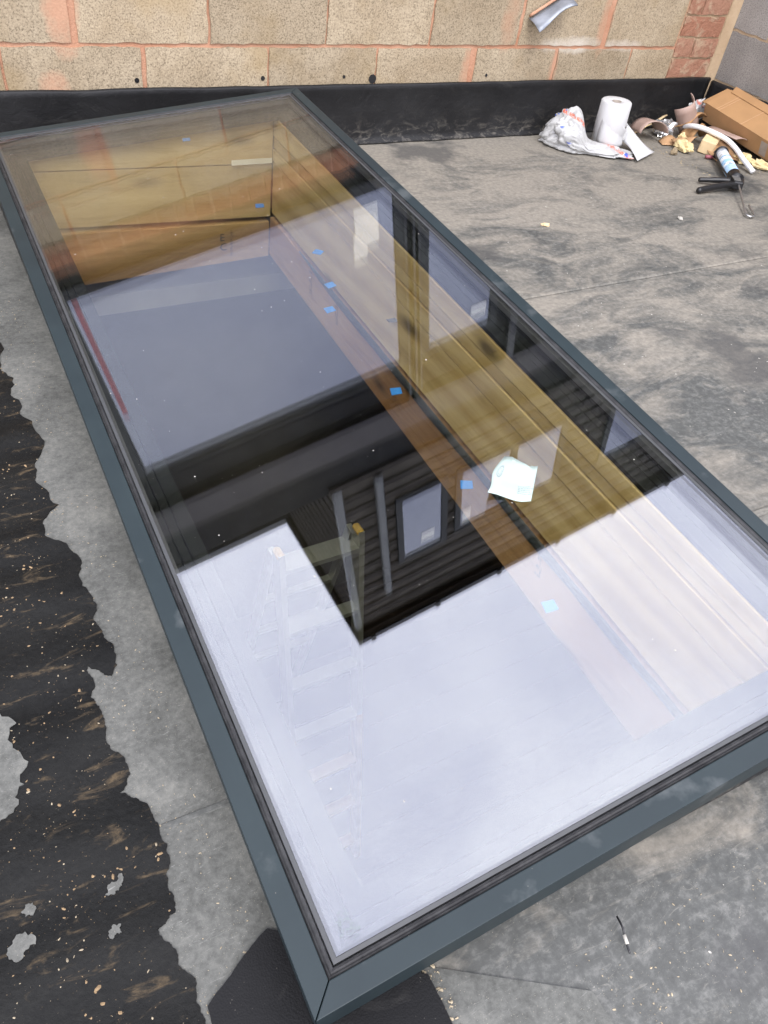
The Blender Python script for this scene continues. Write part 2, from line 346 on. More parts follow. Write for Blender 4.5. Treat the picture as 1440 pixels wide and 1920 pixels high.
# ------------------------------------------------------------------ mesh helpers
def link(name, verts, faces, mat, parent=None, smooth=False):
    me = bpy.data.meshes.new(name); me.from_pydata([tuple(v) for v in verts], [], faces)
    bm = bmesh.new(); bm.from_mesh(me); bmesh.ops.recalc_face_normals(bm, faces=bm.faces); bm.to_mesh(me); bm.free()
    if smooth:
        for p in me.polygons: p.use_smooth = True
    if mat: me.materials.append(M[mat])
    o = bpy.data.objects.new(name, me); COL.objects.link(o)
    if parent: o.parent = parent
    return o
def from_bm(name, bm, mat, parent=None, smooth=False):
    me = bpy.data.meshes.new(name); bmesh.ops.recalc_face_normals(bm, faces=bm.faces); bm.to_mesh(me); bm.free()
    if smooth:
        for p in me.polygons: p.use_smooth = True
    me.materials.append(M[mat]); o = bpy.data.objects.new(name, me); COL.objects.link(o)
    if parent: o.parent = parent
    return o
def tag(o, label, cat, group=None):
    o['label'] = label; o['category'] = cat
    if group: o['group'] = group
    return o
def kind(o, k): o['kind'] = k; return o
def empty(name, loc=(0, 0, 0), rot=None):
    o = bpy.data.objects.new(name, None); COL.objects.link(o); o.location = loc; o.empty_display_size = .05
    if rot: o.rotation_euler = rot
    return o
BOXF = [(0, 1, 3, 2), (4, 6, 7, 5), (0, 4, 5, 1), (2, 3, 7, 6), (0, 2, 6, 4), (1, 5, 7, 3)]
def box(name, lo, hi, mat, parent=None, bevel=0):
    v = [(x, y, z) for x in (lo[0], hi[0]) for y in (lo[1], hi[1]) for z in (lo[2], hi[2])]
    if not bevel: return link(name, v, BOXF, mat, parent)
    bm = bmesh.new(); vs = [bm.verts.new(p) for p in v]
    for f in BOXF: bm.faces.new([vs[i] for i in f])
    bmesh.ops.bevel(bm, geom=bm.edges[:], offset=bevel, segments=1, affect='EDGES')
    return from_bm(name, bm, mat, parent)
def hexa(name, b4, t4, mat, parent=None):
    return link(name, list(b4) + list(t4), [(3, 2, 1, 0), (4, 5, 6, 7), (0, 1, 5, 4), (1, 2, 6, 5), (2, 3, 7, 6), (3, 0, 4, 7)], mat, parent)
def tube_pts(pts, r, seg=10, caps=True):
    pts = [Vector(p) for p in pts]; verts = []; faces = []
    up = Vector((0, 0, 1)); prev = None
    for i, p in enumerate(pts):
        t = (pts[min(i + 1, len(pts) - 1)] - pts[max(i - 1, 0)]).normalized()
        if prev is None:
            a = t.cross(up if abs(t.z) < .95 else Vector((1, 0, 0))).normalized()
        else: a = (prev - t * prev.dot(t)).normalized()
        prev = a; b = t.cross(a); rr = r[i] if isinstance(r, (list, tuple)) else r
        for k in range(seg):
            an = 2 * math.pi * k / seg; verts.append(p + a * (rr * math.cos(an)) + b * (rr * math.sin(an)))
    for i in range(len(pts) - 1):
        for k in range(seg):
            k2 = (k + 1) % seg; faces.append((i * seg + k, i * seg + k2, (i + 1) * seg + k2, (i + 1) * seg + k))
    if caps: faces.append(tuple(range(seg))[::-1]); faces.append(tuple(range((len(pts) - 1) * seg, len(pts) * seg)))
    return verts, faces
def tube(name, pts, r, mat, parent=None, seg=10, smooth=True):
    v, f = tube_pts(pts, r, seg); return link(name, v, f, mat, parent, smooth)
def curve(pts, n=8):
    P = [Vector(p) for p in pts]; P = [P[0] * 2 - P[1]] + P + [P[-1] * 2 - P[-2]]; out = []
    for i in range(1, len(P) - 2):
        for k in range(n):
            t = k / n; a, b, c, d = P[i - 1], P[i], P[i + 1], P[i + 2]
            out.append(.5 * ((2 * b) + (c - a) * t + (2 * a - 5 * b + 4 * c - d) * t * t + (3 * b - a - 3 * c + d) * t ** 3))
    return out + [P[-2]]
def sheet(name, grid, thick, mat, parent=None, smooth=True):
    """grid: rows of points; a sheet with real thickness"""
    R, C = len(grid), len(grid[0]); G = [[Vector(p) for p in r] for r in grid]
    top = []; bot = []
    for i in range(R):
        for j in range(C):
            du = G[min(i + 1, R - 1)][j] - G[max(i - 1, 0)][j]; dv = G[i][min(j + 1, C - 1)] - G[i][max(j - 1, 0)]
            n = du.cross(dv)
            n = n.normalized() if n.length > 1e-9 else Vector((0, 0, 1))
            top.append(G[i][j] + n * thick / 2); bot.append(G[i][j] - n * thick / 2)
    o = R * C; f = []
    for i in range(R - 1):
        for j in range(C - 1):
            a, b, c, d = i * C + j, i * C + j + 1, (i + 1) * C + j + 1, (i + 1) * C + j
            f.append((a, b, c, d)); f.append((d + o, c + o, b + o, a + o))
    ed = [(0 * C + j) for j in range(C)] + [i * C + C - 1 for i in range(1, R)] + [(R - 1) * C + j for j in range(C - 2, -1, -1)] + [i * C for i in range(R - 2, 0, -1)]
    for q in range(len(ed)):
        a, b = ed[q], ed[(q + 1) % len(ed)]; f.append((a, b, b + o, a + o))
    return link(name, top + bot, f, mat, parent, smooth)
def plate(name, outline, z0, z1, mat, parent=None):
    n = len(outline); v = [(x, y, z0) for x, y in outline] + [(x, y, z1) for x, y in outline]
    f = [tuple(range(n))[::-1], tuple(range(n, 2 * n))] + [(i, (i + 1) % n, n + (i + 1) % n, n + i) for i in range(n)]
    return link(name, v, f, mat, parent)
def rough_line(pts, amp, levels=4, seed=1):
    rnd = random.Random(seed); P = [Vector((x, y, 0)) for x, y in pts]
    for _ in range(levels):
        Q = [P[0]]
        for a, b in zip(P, P[1:]):
            d = b - a; nrm = Vector((-d.y, d.x, 0)); Q += [(a + b) / 2 + nrm * rnd.uniform(-amp, amp), b]
        P = Q
    return [(p.x, p.y) for p in P]
def lump(name, size, mat, loc, parent=None, seed=0, amp=.35, freq=3.0, sub=3, flat_z=None, rot=0, smooth=False):
    bm = bmesh.new(); bmesh.ops.create_icosphere(bm, subdivisions=sub, radius=1)
    off = Vector((seed * 7.3, seed * 3.1, seed * 1.7))
    for v in bm.verts:
        n = noise.noise(v.co * freq + off) + .5 * noise.noise(v.co * freq * 2.3 + off)
        v.co *= 1 + amp * n
        v.co = Vector((v.co.x * size[0], v.co.y * size[1], v.co.z * size[2]))
    zmin = min(v.co.z for v in bm.verts)
    if flat_z is not None: zmin *= flat_z
    for v in bm.verts: v.co.z = max(v.co.z, zmin) - zmin
    bmesh.ops.rotate(bm, verts=bm.verts, cent=(0, 0, 0), matrix=Matrix.Rotation(rot, 3, 'Z'))
    o = from_bm(name, bm, mat, parent, smooth); o.location = loc; return o
def add_bevel(o, w, seg=2):
    b = o.modifiers.new('bevel', 'BEVEL'); b.width = w; b.segments = seg; b.limit_method = 'ANGLE'

random.seed(7)
WALL_Y, CORNER_X = 2.91, 3.69

# ------------------------------------------------------------------ the setting: ground, roof deck, room below
g = box('ground', (-60, -60, -2.95), (60, 60, -2.85), 'ground'); kind(g, 'structure')
# clear opening of the skylight in the roof (inside faces of the lining)
ON = [(.274, .290), (1.064, .265), (1.131, 2.525), (.340, 2.550)]      # near-left, near-right, far-right, far-left
RX0, RX1, RY0, RY1 = -2.6, CORNER_X, -2.4, WALL_Y
def deck_ring(name, z, mat, pad):
    o = [(RX0, RY0), (RX1, RY0), (RX1, RY1), (RX0, RY1)]
    i = [(ON[0][0] - pad, ON[0][1] - pad), (ON[1][0] + pad, ON[1][1] - pad), (ON[2][0] + pad, ON[2][1] + pad), (ON[3][0] - pad, ON[3][1] + pad)]
    v = [(x, y, z) for x, y in o] + [(x, y, z) for x, y in i] + [(x, y, z - .018) for x, y in o] + [(x, y, z - .018) for x, y in i]
    f = []
    for a in range(4):
        b = (a + 1) % 4; f += [(a, b, 4 + b, 4 + a), (8 + a, 12 + a, 12 + b, 8 + b), (a, 8 + a, 8 + b, b), (4 + a, 4 + b, 12 + b, 12 + a)]
    return kind(link(name, v, f, mat), 'structure')
deck_ring('roof', 0.0, 'roof', .05)
deck_ring('ceiling', -.24, 'deck', .05)
def struct_box(name, lo, hi, mat): return kind(box(name, lo, hi, mat), 'structure')
fl = kind(box('floor', (-1.5, -1.0, -2.80), (3.6, 2.88, -2.72), 'deck'), 'structure')
for i in range(22):
    y0 = -.99 + i * .175; b = box('floorboard', (-1.49, y0, -2.72), (3.59, min(y0 + .171, 2.87), -2.70), 'floor_wood', fl)
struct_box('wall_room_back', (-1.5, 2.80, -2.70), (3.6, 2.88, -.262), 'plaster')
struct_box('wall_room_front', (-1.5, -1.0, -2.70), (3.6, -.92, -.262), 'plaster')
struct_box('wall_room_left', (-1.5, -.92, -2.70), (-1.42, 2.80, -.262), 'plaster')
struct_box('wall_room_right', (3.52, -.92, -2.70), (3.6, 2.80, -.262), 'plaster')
struct_box('outer_wall', (-2.6, -2.4, -2.85), (-2.45, 2.91, -.26), 'block_grey')
struct_box('outer_wall', (-2.45, -2.4, -2.85), (3.69, -2.25, -.26), 'block_grey')

# pale strip of membrane along the left of the skylight, and laps between the sheets
st = plate('membrane_strip', rough_line([(-.30, -.6), (.50, -.6)], 0, 0) + [(.50, .06), (.30, .2), (.28, 2.56), (-.30, 2.56)], .0005, .004, 'strip'); kind(st, 'structure')
for (x0, y0, x1, y1, w) in ((.088, .499, .19, .494, .007), (1.08, 1.607, 3.68, 1.602, .010), (1.2, .62, 3.68, .58, .010)):
    l_ = hexa('membrane_lap', [(x0, y0 - w, .002), (x1, y1 - w, .002), (x1, y1 + w, .002), (x0, y0 + w, .002)], [(x0, y0 - w * .5, .0055), (x1, y1 - w * .5, .0055), (x1, y1 + w * .5, .0055), (x0, y0 + w * .5, .0055)], 'strip' if x0 < 0 else 'roof'); kind(l_, 'structure')
# wet silty water lying left of the skylight
edge = [(.13, 2.56), (.115, 2.2), (.112, 1.95), (.104, 1.735), (.110, 1.533), (.107, 1.34), (.109, 1.187), (.068, 1.114), (.111, 1.036), (.106, .929), (.102, .845), (.093, .768), (.065, .801), (.054, .743), (.062, .713), (.058, .67), (.071, .616), (.071, .593), (.050, .572), (.068, .555), (.084, .50), (.082, .448), (.070, .423), (.069, .387), (.041, .376), (.052, .347), (.062, .308), (.060, .284), (.059, .253), (.05, .1), (.02, -.2), (-.05, -.5)]
pd = plate('puddle', rough_line(edge, .17, 4, 3) + [(-1.3, -.5), (-1.3, 2.56)], .0042, .0062, 'puddle'); kind(pd, 'structure')
isl = [[(-.071, .77), (-.064, .709), (-.059, .66), (-.077, .625), (-.103, .596), (-.16, .62), (-.17, .72), (-.11, .79)],
       [(.002, .455), (.022, .462), (.018, .447), (.006, .440), (-.004, .444)], [(-.012, .40), (.004, .402), (.002, .392), (-.008, .390)], [(-.10, .47), (-.085, .475), (-.088, .46)], [(-.122, .435), (-.10, .445), (-.092, .425), (-.112, .415)]]
for i, q in enumerate(isl):
    kind(plate('silt_patch', rough_line(q + [q[0]], .3, 3, 20 + i)[:-1], .0062, .0078, 'strip'), 'structure')
# dimpled rubber patches dressed round the near corner of the kerb
c1 = plate('corner_patch', rough_line([(.163, .314), (.067, .267), (.055, .18), (.09, .05), (.22, .02), (.313, .06), (.320, .174), (.28, .22)], .035, 4, 8), .0066, .0094, 'patch'); kind(c1, 'structure')

# ------------------------------------------------------------------ skylight (tilted frame of reference)
NLp = Vector((.161, .180, .080)); U = Vector((.99196041, -.03501477, .12160806)); V = Vector((.03009245, .99866093, .0420808)); NN = Vector((-.12291867, -.038083, .99168578))
LW, LL = 1.0148, 2.451
def loc2w(u, v, d): return NLp + U * u + V * v - NN * d
sk = empty('skylight', NLp)
rm = Matrix((U, V, NN)).transposed(); sk.rotation_euler = rm.to_euler()
tag(sk, 'large flat glass skylight in an anthracite frame raised on the roof', 'skylight')
CR = [(0, 0), (1, 0), (1, 1), (0, 1)]
def inset(c, o): return (o if c[0] == 0 else LW - o, o if c[1] == 0 else LL - o)
def side(name, k, prof, mat, gap=0.0, smooth=False):
    """one mitred side of a rectangular ring; prof = [(inset, depth)...] closed"""
    a, b = CR[k], CR[(k + 1) % 4]; v = []
    ax = Vector(((b[0] - a[0]), (b[1] - a[1]), 0))
    for c, s in ((a, 1), (b, -1)):
        for o, d in prof:
            x, y = inset(c, o); v.append((x + ax.x * gap * s, y + ax.y * gap * s, -d))
    n = len(prof); f = [tuple(range(n)), tuple(range(n, 2 * n))[::-1]] + [(i, (i + 1) % n, n + (i + 1) % n, n + i) for i in range(n)]
    return link(name, v, f, mat, sk, smooth)
for k in range(4):
    o = side('frame_trim', k, [(0, 0), (.030, 0), (.030, .012), (.003, .012), (.003, .072), (0, .072)], 'trim', .0008); add_bevel(o, .0012)
    side('weather_seal', k, [(.0302, .0035), (.0325, .0005), (.0345, .0022), (.0365, .0004), (.0395, .0018), (.0412, .006), (.0412, .030), (.0302, .030)], 'seal')
    side('spacer_bar', k, [(.0418, .0085), (.0535, .0085), (.0535, .0225), (.0418, .0225)], 'spacer')
    side('edge_seal', k, [(.0418, .0007), (.0470, .0002), (.0480, .0009), (.0418, .0014)], 'spacer')
    side('inner_frame', k, [(.0302, .0305), (.050, .0305), (.050, .036), (.066, .036), (.0675, .039), (.069, .036), (.083, .036), (.0845, .039), (.086, .036), (.112, .036), (.112, .047), (.012, .047), (.012, .034), (.0302, .034)], 'inner')
def pane(name, d0, d1): return box(name, (.0420, .0420, -d1), (LW - .0420, LL - .0420, -d0), 'glass', sk)
pane('outer_pane', .0012, .0072); pane('inner_pane', .0232, .0292)
rnd = random.Random(5)
for (u, v, a) in ((.628, 1.799, .1), (.572, 2.271, .2), (.677, 1.517, -.5), (.643, 1.367, .5), (.599, 1.274, .4), (.603, .949, .1), (.597, .654, -.1), (.579, .359, .2)):
    s = .0105; q = [(-s * 1.15, -s), (s * 1.1, -s * .9), (s * 1.15, s), (-s, s * 1.1)]
    ca, sa = math.cos(a - .35), math.sin(a - .35)
    pl = plate('blue_pad', [(u + x * ca - y * sa, v + x * sa + y * ca) for x, y in q], -.0305, -.0294, 'blue', sk)
# dust and grit lying on the glass
tv, tf = [], []
for i in range(420):
    x, y, r = rnd.uniform(.06, LW - .06), rnd.uniform(.06, LL - .06), .0004 + .0014 * rnd.random() ** 5; n = len(tv); a = rnd.uniform(0, 6)
    for q in range(5): tv.append((x + r * math.cos(a + q * 1.257) * rnd.uniform(.6, 1.3), y + r * math.sin(a + q * 1.257) * rnd.uniform(.6, 1.3), -.0010))
    tv.append((x, y, -.0010 + r * .6)); tf += [(n + q, n + (q + 1) % 5, n + 5) for q in range(5)]
link('dust_specks', tv, tf, 'shave', sk)['kind'] = 'stuff'
# maker's stamp in the near corner of the glass: tiny grey ticks
tv, tf = [], []
for i in range(60):
    a = rnd.uniform(0, 6.28); r = rnd.choice((.006, .011, .0155)); L_ = rnd.uniform(.001, .0028)
    x, y = .0745 + math.cos(a) * r * .8, .0735 + math.sin(a) * r * 1.1; t = rnd.uniform(-.4, .4); n = len(tv)
    for sx, sy in ((-1, -1), (1, -1), (1, 1), (-1, 1)): tv.append((x + sx * L_ * math.cos(t) - sy * .0003 * math.sin(t), y + sx * L_ * math.sin(t) + sy * .0003, -.0008))
    tf.append((n, n + 1, n + 2, n + 3))
link('glass_stamp', tv, tf, 'ink', sk)
def under(x, y):   # underside of the frame above a point
    P = NLp - NN * .0475
    return P.z - ((x - P.x) * NN.x + (y - P.y) * NN.y) / NN.z
# kerb under the frame, dressed in black membrane
def kpt(c, o, d):
    x, y = inset(c, o); return loc2w(x, y, d)
kb = empty('skylight_kerb', (.66, 1.4, 0)); tag(kb, 'black membrane-clad timber kerb carrying the skylight', 'kerb')
PADO = [(-.024, -.024), (.024, -.024), (.024, .024), (-.024, .024)]
for k in range(4):
    k2 = (k + 1) % 4; ao, bo = kpt(CR[k], .014, .050), kpt(CR[k2], .014, .050)
    ai, bi = (Vector((ON[q][0] + PADO[q][0], ON[q][1] + PADO[q][1], 0)) for q in (k, k2))
    for q in (ai, bi): q.z = under(q.x, q.y) - .002
    w = [Vector((p.x - .66, p.y - 1.4, z)) for p, z in ((ao, .0042), (bo, .0042), (bi, .0042), (ai, .0042), (ao, ao.z), (bo, bo.z), (bi, bi.z), (ai, ai.z))]
    hexa('kerb_side', w[:4], w[4:], 'flash', kb)

# ------------------------------------------------------------------ timber lining and joists in the opening
def lining(label, A, B, outn, ztop, cuts, mat, name):
    """boards on the vertical plane A-B; cuts = board edges [(zA, zB)...] from the top down"""
    root = empty(name, (A[0], A[1], 0)); tag(root, label, 'lining')
    O = Vector((A[0], A[1], 0)); Bv = Vector((B[0], B[1], 0)) - O; T = Vector((outn[0], outn[1], 0)) * .022
    e = ztop + cuts if ztop else cuts
    for i in range(len(e) - 1):
        (a1, b1), (a0, b0) = e[i], e[i + 1]; g_ = .0022; pr = 0.0025 * (i % 2)
        f = T.normalized() * pr
        p = lambda base, z: Vector((base.x, base.y, z))
        Z0 = Vector((0, 0, 0))
        o = hexa('board', [p(Z0 + f, a0 + g_), p(Bv + f, b0 + g_), p(Bv + T, b0 + g_), p(T, a0 + g_)], [p(Z0 + f, a1 - g_), p(Bv + f, b1 - g_), p(Bv + T, b1 - g_), p(T, a1 - g_)], mat, root)
        add_bevel(o, .0018, 1)
    return root
uz = lambda c: under(*c)
NLo, NRo, FRo, FLo = ON
lining('pale timber lining boards along the right side of the opening', NRo, FRo, (1, 0), None,
       [(uz(NRo), uz(FRo)), (.108, .178), (.078, .140), (.008, .098), (-.158, -.083)], 'lining_y', 'timber_lining')
lining('pale timber lining boards across the far end of the opening', FLo, FRo, (0, 1), None,
       [(uz(FLo), uz(FRo)), (.100, .088), (-.081, -.099)], 'lining_x', 'timber_lining')
lining('pale timber lining boards along the left side of the opening', NLo, FLo, (-1, 0), None,
       [(uz(NLo), uz(FLo)), (-.158, -.083)], 'lining_y', 'timber_lining')
lining('pale timber lining boards across the near end of the opening', NLo, NRo, (0, -1), None,
       [(uz(NLo), uz(NRo)), (-.158, -.158)], 'lining_x', 'timber_lining')
def joist(label, A, B, outn, zs, mat, t=.046, off=.010):
    o_ = Vector((outn[0], outn[1], 0)); A = Vector((A[0], A[1], 0)) + o_ * off; B = Vector((B[0], B[1], 0)) + o_ * off
    (aT, bT), (aB, bB) = zs; z = lambda v, h: Vector((v.x, v.y, h))
    root = empty('roof_joist', (A.x, A.y, aB)); D = Vector((A.x, A.y, aB)); tag(root, label, 'joist')
    o = hexa('beam', [z(A, aB) - D, z(B, bB) - D, z(B + o_ * t, bB) - D, z(A + o_ * t, aB) - D], [z(A, aT) - D, z(B, bT) - D, z(B + o_ * t, bT) - D, z(A + o_ * t, aT) - D], mat, root)
    add_bevel(o, .003, 2); return root
jr = joist('long brown timber joist below the right side of the opening', NRo, FRo, (1, 0), [(-.172, -.096), (-.350, -.237)], 'joist_y', off=-.004)
jb = joist('brown timber joist with a printed stamp across the far end of the opening', FLo, (1.125, 2.525), (0, 1), [(-.094, -.112), (-.287, -.243)], 'joist_x', off=-.004)
joist('long brown timber joist below the left side of the opening', NLo, FLo, (-1, 0), [(-.172, -.096), (-.350, -.25)], 'joist_y')
joist('brown timber joist across the near end of the opening', NLo, NRo, (0, -1), [(-.172, -.172), (-.350, -.350)], 'joist_x')
def text_mesh(s, size):
    c = bpy.data.curves.new('txt', 'FONT'); c.body = s; c.size = size; o = bpy.data.objects.new('txt', c); COL.objects.link(o)
    dg = bpy.context.evaluated_depsgraph_get(); dg.update(); me = bpy.data.meshes.new_from_object(o.evaluated_get(dg))
    bpy.data.objects.remove(o); return me
def stamp(s, size, mat, mw, parent, mtl):
    me = text_mesh(s, size); me.materials.clear(); me.materials.append(M[mtl]); o = bpy.data.objects.new('ink_stamp', me); COL.objects.link(o)
    o.parent = parent; bpy.context.view_layer.update(); o.matrix_parent_inverse = parent.matrix_world.inverted() if True else Matrix(); o.matrix_world = mw; return o
bpy.context.view_layer.update()
def place(x_ax, y_ax, origin):
    x_ = Vector(x_ax).normalized(); z_ = x_.cross(Vector(y_ax)).normalized(); y_ = z_.cross(x_)
    return Matrix(((x_.x, y_.x, z_.x, origin[0]), (x_.y, y_.y, z_.y, origin[1]), (x_.z, y_.z, z_.z, origin[2]), (0, 0, 0, 1)))
stamp('E', .038, None, place((1, 0, 0), (0, 0, 1), (.935, 2.5185, -.165)), jb, 'ink_dark')
stamp('C', .038, None, place((1, 0, 0), (0, 0, 1), (.935, 2.5185, -.200)), jb, 'ink_dark')
def ticks(parent, plane_o, ax, ay, n, wid, hei, mtl, seed):
    r_ = random.Random(seed); v = []; f = []; ax = Vector(ax); ay = Vector(ay); O = Vector(plane_o)
    for i in range(n):
        x = wid * (i + .5) / n; w_ = wid / n * .32
        for j in range(3):
            if r_.random() < .25: continue
            y0 = hei * (j + r_.uniform(.05, .3)) / 3; y1 = y0 + hei / 3 * r_.uniform(.25, .6); k0 = len(v)
            v += [O + ax * (x - w_) + ay * y0, O + ax * (x + w_) + ay * y0, O + ax * (x + w_) + ay * y1, O + ax * (x - w_) + ay * y1]; f.append((k0, k0 + 1, k0 + 2, k0 + 3))
    o = link('ink_stamp', v, f, mtl); o.parent = parent; o.matrix_parent_inverse = parent.matrix_world.inverted(); return o
ticks(jb, (.985, 2.5183, -.225), (0, 0, 1), (-1, .03, 0), 12, .10, .012, 'ink_dark', 3)
def rx(y): return 1.064 + (y - .265) * .0296 - .0055
for (y, z, L_) in ((2.13, -.21, .09), (1.93, -.20, .07), (.80, -.235, .10)):
    ticks(jr, (rx(y), y, z), (0, .15, 1), (0, 1, -.1), 9, L_, .022, 'ink_dark', int(y * 100))
# dark vapour film peeping out between the lining and the right joist
vf = []
for i in range(25):
    y = 2.24 - 1.93 * i / 24; zt = -.083 - (2.5 - y) * .0347; hgt = .030 * min(1, (2.24 - y) * 3 + .15) * (.85 + .3 * noise.noise(Vector((y * 4, 0, 0))))
    vf.append([(rx(y) - .0045 - .003 * (k / 3) * (1 + noise.noise(Vector((y * 9, k, 1)))), y, zt + .002 - hgt * k / 3) for k in range(4)])
vfo = sheet('vapour_film', vf, .0012, 'film'); tag(vfo, 'dark blue-grey vapour film showing between the lining and the right joist', 'film')
# white strip imitating a label reflection, set on the far lining
box('tape_strip', (.98, 2.5150, .095), (1.125, 2.5166, .112), 'card_white', None); bpy.context.object
tp = bpy.data.objects['tape_strip']; tag(tp, 'short white strip of tape on the far lining boards', 'tape')

# ------------------------------------------------------------------ step ladder standing in the room
ld = empty('stepladder', (.96, 1.25, -2.70)); tag(ld, 'aluminium stepladder with yellow caps standing in the room below the glass', 'ladder')
def lp(x, z, rear=False):
    t = (-.84 - z) / 1.86
    y = 1.65 - .42 * t if not rear else 1.68 + .42 * t
    return Vector((x - .96, y - 1.25, z + 2.70))
def bar(name, a, b, w, h, mat):
    a, b = Vector(a), Vector(b); d = (b - a).normalized(); s = Vector((1, 0, 0)) if abs(d.x) < .5 else Vector((0, 1, 0))
    n = d.cross(s).normalized(); s = n.cross(d).normalized()
    q = [(-w, -h), (w, -h), (w, h), (-w, h)]
    return hexa(name, [a + s * i + n * j for i, j in q], [b + s * i + n * j for i, j in q], mat, ld)
for x, xb in ((.80, .79), (1.11, 1.09)):
    top, mid, bot = lp(x, -.86), lp((x + xb) / 2, -1.75), lp(xb, -2.70)
    bar('stile', top, mid, .011, .030, 'alu'); bar('stile_foot', mid, bot, .013, .030, 'ladder_wood')
    bar('rear_leg', lp(x, -.90, True), lp(xb, -2.70, True), .010, .018, 'alu')
    box('yellow_cap', tuple(lp(x, -.875) + Vector((-.014, -.026, 0))), tuple(lp(x, -.86) + Vector((.014, .026, .010))), 'yellow', ld, .008)
for k in range(7):
    z = -.93 - .275 * k; m_ = 'alu' if k < 4 else 'ladder_wood'
    a, b = lp(.80, z), lp(1.10, z); bar('rung', a, b, .026, .011, m_)
    if k < 4: bar('rear_rung', lp(.80, z - .05, True), lp(1.10, z - .05, True), .014, .009, 'alu')
# beam across the room
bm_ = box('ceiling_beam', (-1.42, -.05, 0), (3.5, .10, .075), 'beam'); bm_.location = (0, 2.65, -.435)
tag(bm_, 'pale plastered beam crossing the room beyond the far joist', 'beam')

# ------------------------------------------------------------------ walls round the roof
def wavy_strip(name, p0, p1, h, nrm, seed, mat, top_amp=.006):
    """black upstand membrane: wavy sheet dressed up the wall with a coved foot and a turned top"""
    a, b = Vector(p0), Vector(p1); L_ = (b - a).length; n = max(20, int(L_ / .03)); nv = Vector(nrm); rows = []
    prof = [(.028, .0045), (.014, .010), (.008, .03), (.006, h * .35), (.005, h * .65), (.006, h * .9), (.010, h * .97), (.003, h)]
    G = []
    for (o, z) in prof:
        r = []
        for i in range(n + 1):
            t = i / n; p = a.lerp(b, t); w = noise.noise(Vector((t * L_ * 3, z * 5, seed))); w2 = noise.noise(Vector((t * L_ * 9, seed * 3, z * 11)))
            r.append(p + nv * (o + .006 + max(-.004, .010 * w + .006 * w2)) + Vector((0, 0, z + (top_amp * (w + .6 * w2) if z > h * .8 else 0))))
        G.append(r)
    return sheet(name, G, .003, mat)
f1 = wavy_strip('wall_flashing', (RX0, WALL_Y, 0), (CORNER_X - .02, WALL_Y, 0), .222, (0, -1, 0), 1, 'flash'); tag(f1, 'black rubber flashing dressed up the buff block wall', 'flashing')
f2 = wavy_strip('wall_flashing', (CORNER_X, -2.4, 0), (CORNER_X, WALL_Y - .02, 0), .215, (-1, 0, 0), 4, 'flash'); tag(f2, 'black rubber flashing dressed up the grey right-hand wall', 'flashing')

bw = empty('block_wall', (.5, WALL_Y, 0)); tag(bw, 'buff concrete block wall with salmon mortar behind the skylight', 'wall')
Ox, Oy = .5, WALL_Y
box('mortar', (RX0 - Ox, .0045, -.25), (3.36 - Ox, .20, .735), 'mortar', bw)
def block_mesh(w, h, seed):
    bm = bmesh.new(); nx, nz_ = max(4, int(w / .028)), max(4, int(h / .03)); rr = random.Random(seed); vs = {}
    for i in range(nx + 1):
        for j in range(nz_ + 1):
            ed = i in (0, nx) or j in (0, nz_); cor = i in (0, nx) and j in (0, nz_)
            jx = rr.uniform(-.0028, .0028); jz = rr.uniform(-.0028, .0028)
            vs[i, j] = bm.verts.new((w * i / nx + (jx if 1 else 0), rr.uniform(0, .0010) + (rr.uniform(0, .0012) if ed else 0) + (.002 if cor else 0), h * j / nz_ + jz))
    for i in range(nx):
        for j in range(nz_): bm.faces.new((vs[i, j], vs[i + 1, j], vs[i + 1, j + 1], vs[i, j + 1]))
    be = [e for e in bm.edges if e.is_boundary]; r = bmesh.ops.extrude_edge_only(bm, edges=be)
    for v in [x for x in r['geom'] if isinstance(x, bmesh.types.BMVert)]: v.co.y = .012
    return bm
lower = [-2.33, -1.88, -1.43, -.98, -.53, -.07, .38, .823, 1.277, 1.73, 2.189, 2.633, 3.08, 3.36]
upper = [-2.55, -2.10, -1.65, -1.20, -.75, -.29, .16, .609, 1.055, 1.503, 1.961, 2.40, 2.887, 3.355]
def course(js, z0, z1, seed, wide={}):
    for i in range(len(js) - 1):
        gl = wide.get(i, .0048); gr = wide.get(i + 1, .0048)
        x0, x1 = js[i] + gl, js[i + 1] - gr; o = from_bm('block', block_mesh(x1 - x0, z1 - z0, seed + i), 'block', bw, False)
        o.location = (x0 - Ox, -.001 - random.Random(seed * 3 + i).uniform(0, .003), z0)
course(lower, .130, .3435, 10, {10: .017, 11: .010, 7: .008})
course(upper, .3565, .570, 40, {7: .012, 12: .016, 11: .009})
course([x + .02 for x in lower[:-1]] + [3.36], .582, .733, 70)
course(upper, -.09, .118, 95)
# drilled holes and chipped corner
for i, (x, z, r) in enumerate(((.795, .245, .008), (1.255, .246, .008), (1.717, .238, .017), (1.50 + .09, .247, .006), (2.27, .245, .006))):
    v, f = tube_pts([(0, -.0065, 0), (0, -.0045, 0)], r, 9); o = link('drill_hole', v, f, 'black_plastic' if i < 4 else 'clad_dark', bw); o.location = (x - Ox, .002, z)
bp_ = empty('brick_pier', (3.52, WALL_Y, 0)); tag(bp_, 'worn reddish brick pier in the corner between the two block walls', 'pier')
box('mortar', (3.36 - 3.52, .006, -.2), (3.69 - 3.52, .2, .735), 'mortar_buff', bp_)
def brick(x0, x1, z0, z1, parent, ox, seed, dep=.0, mat='brick'):
    o = from_bm('brick', block_mesh(x1 - x0, z1 - z0, seed), mat, parent, False); o.location = (x0 - ox, dep, z0); return o
zc = [.052, .135, .219, .307, .394, .485, .572, .655, .733]; sd_ = 200
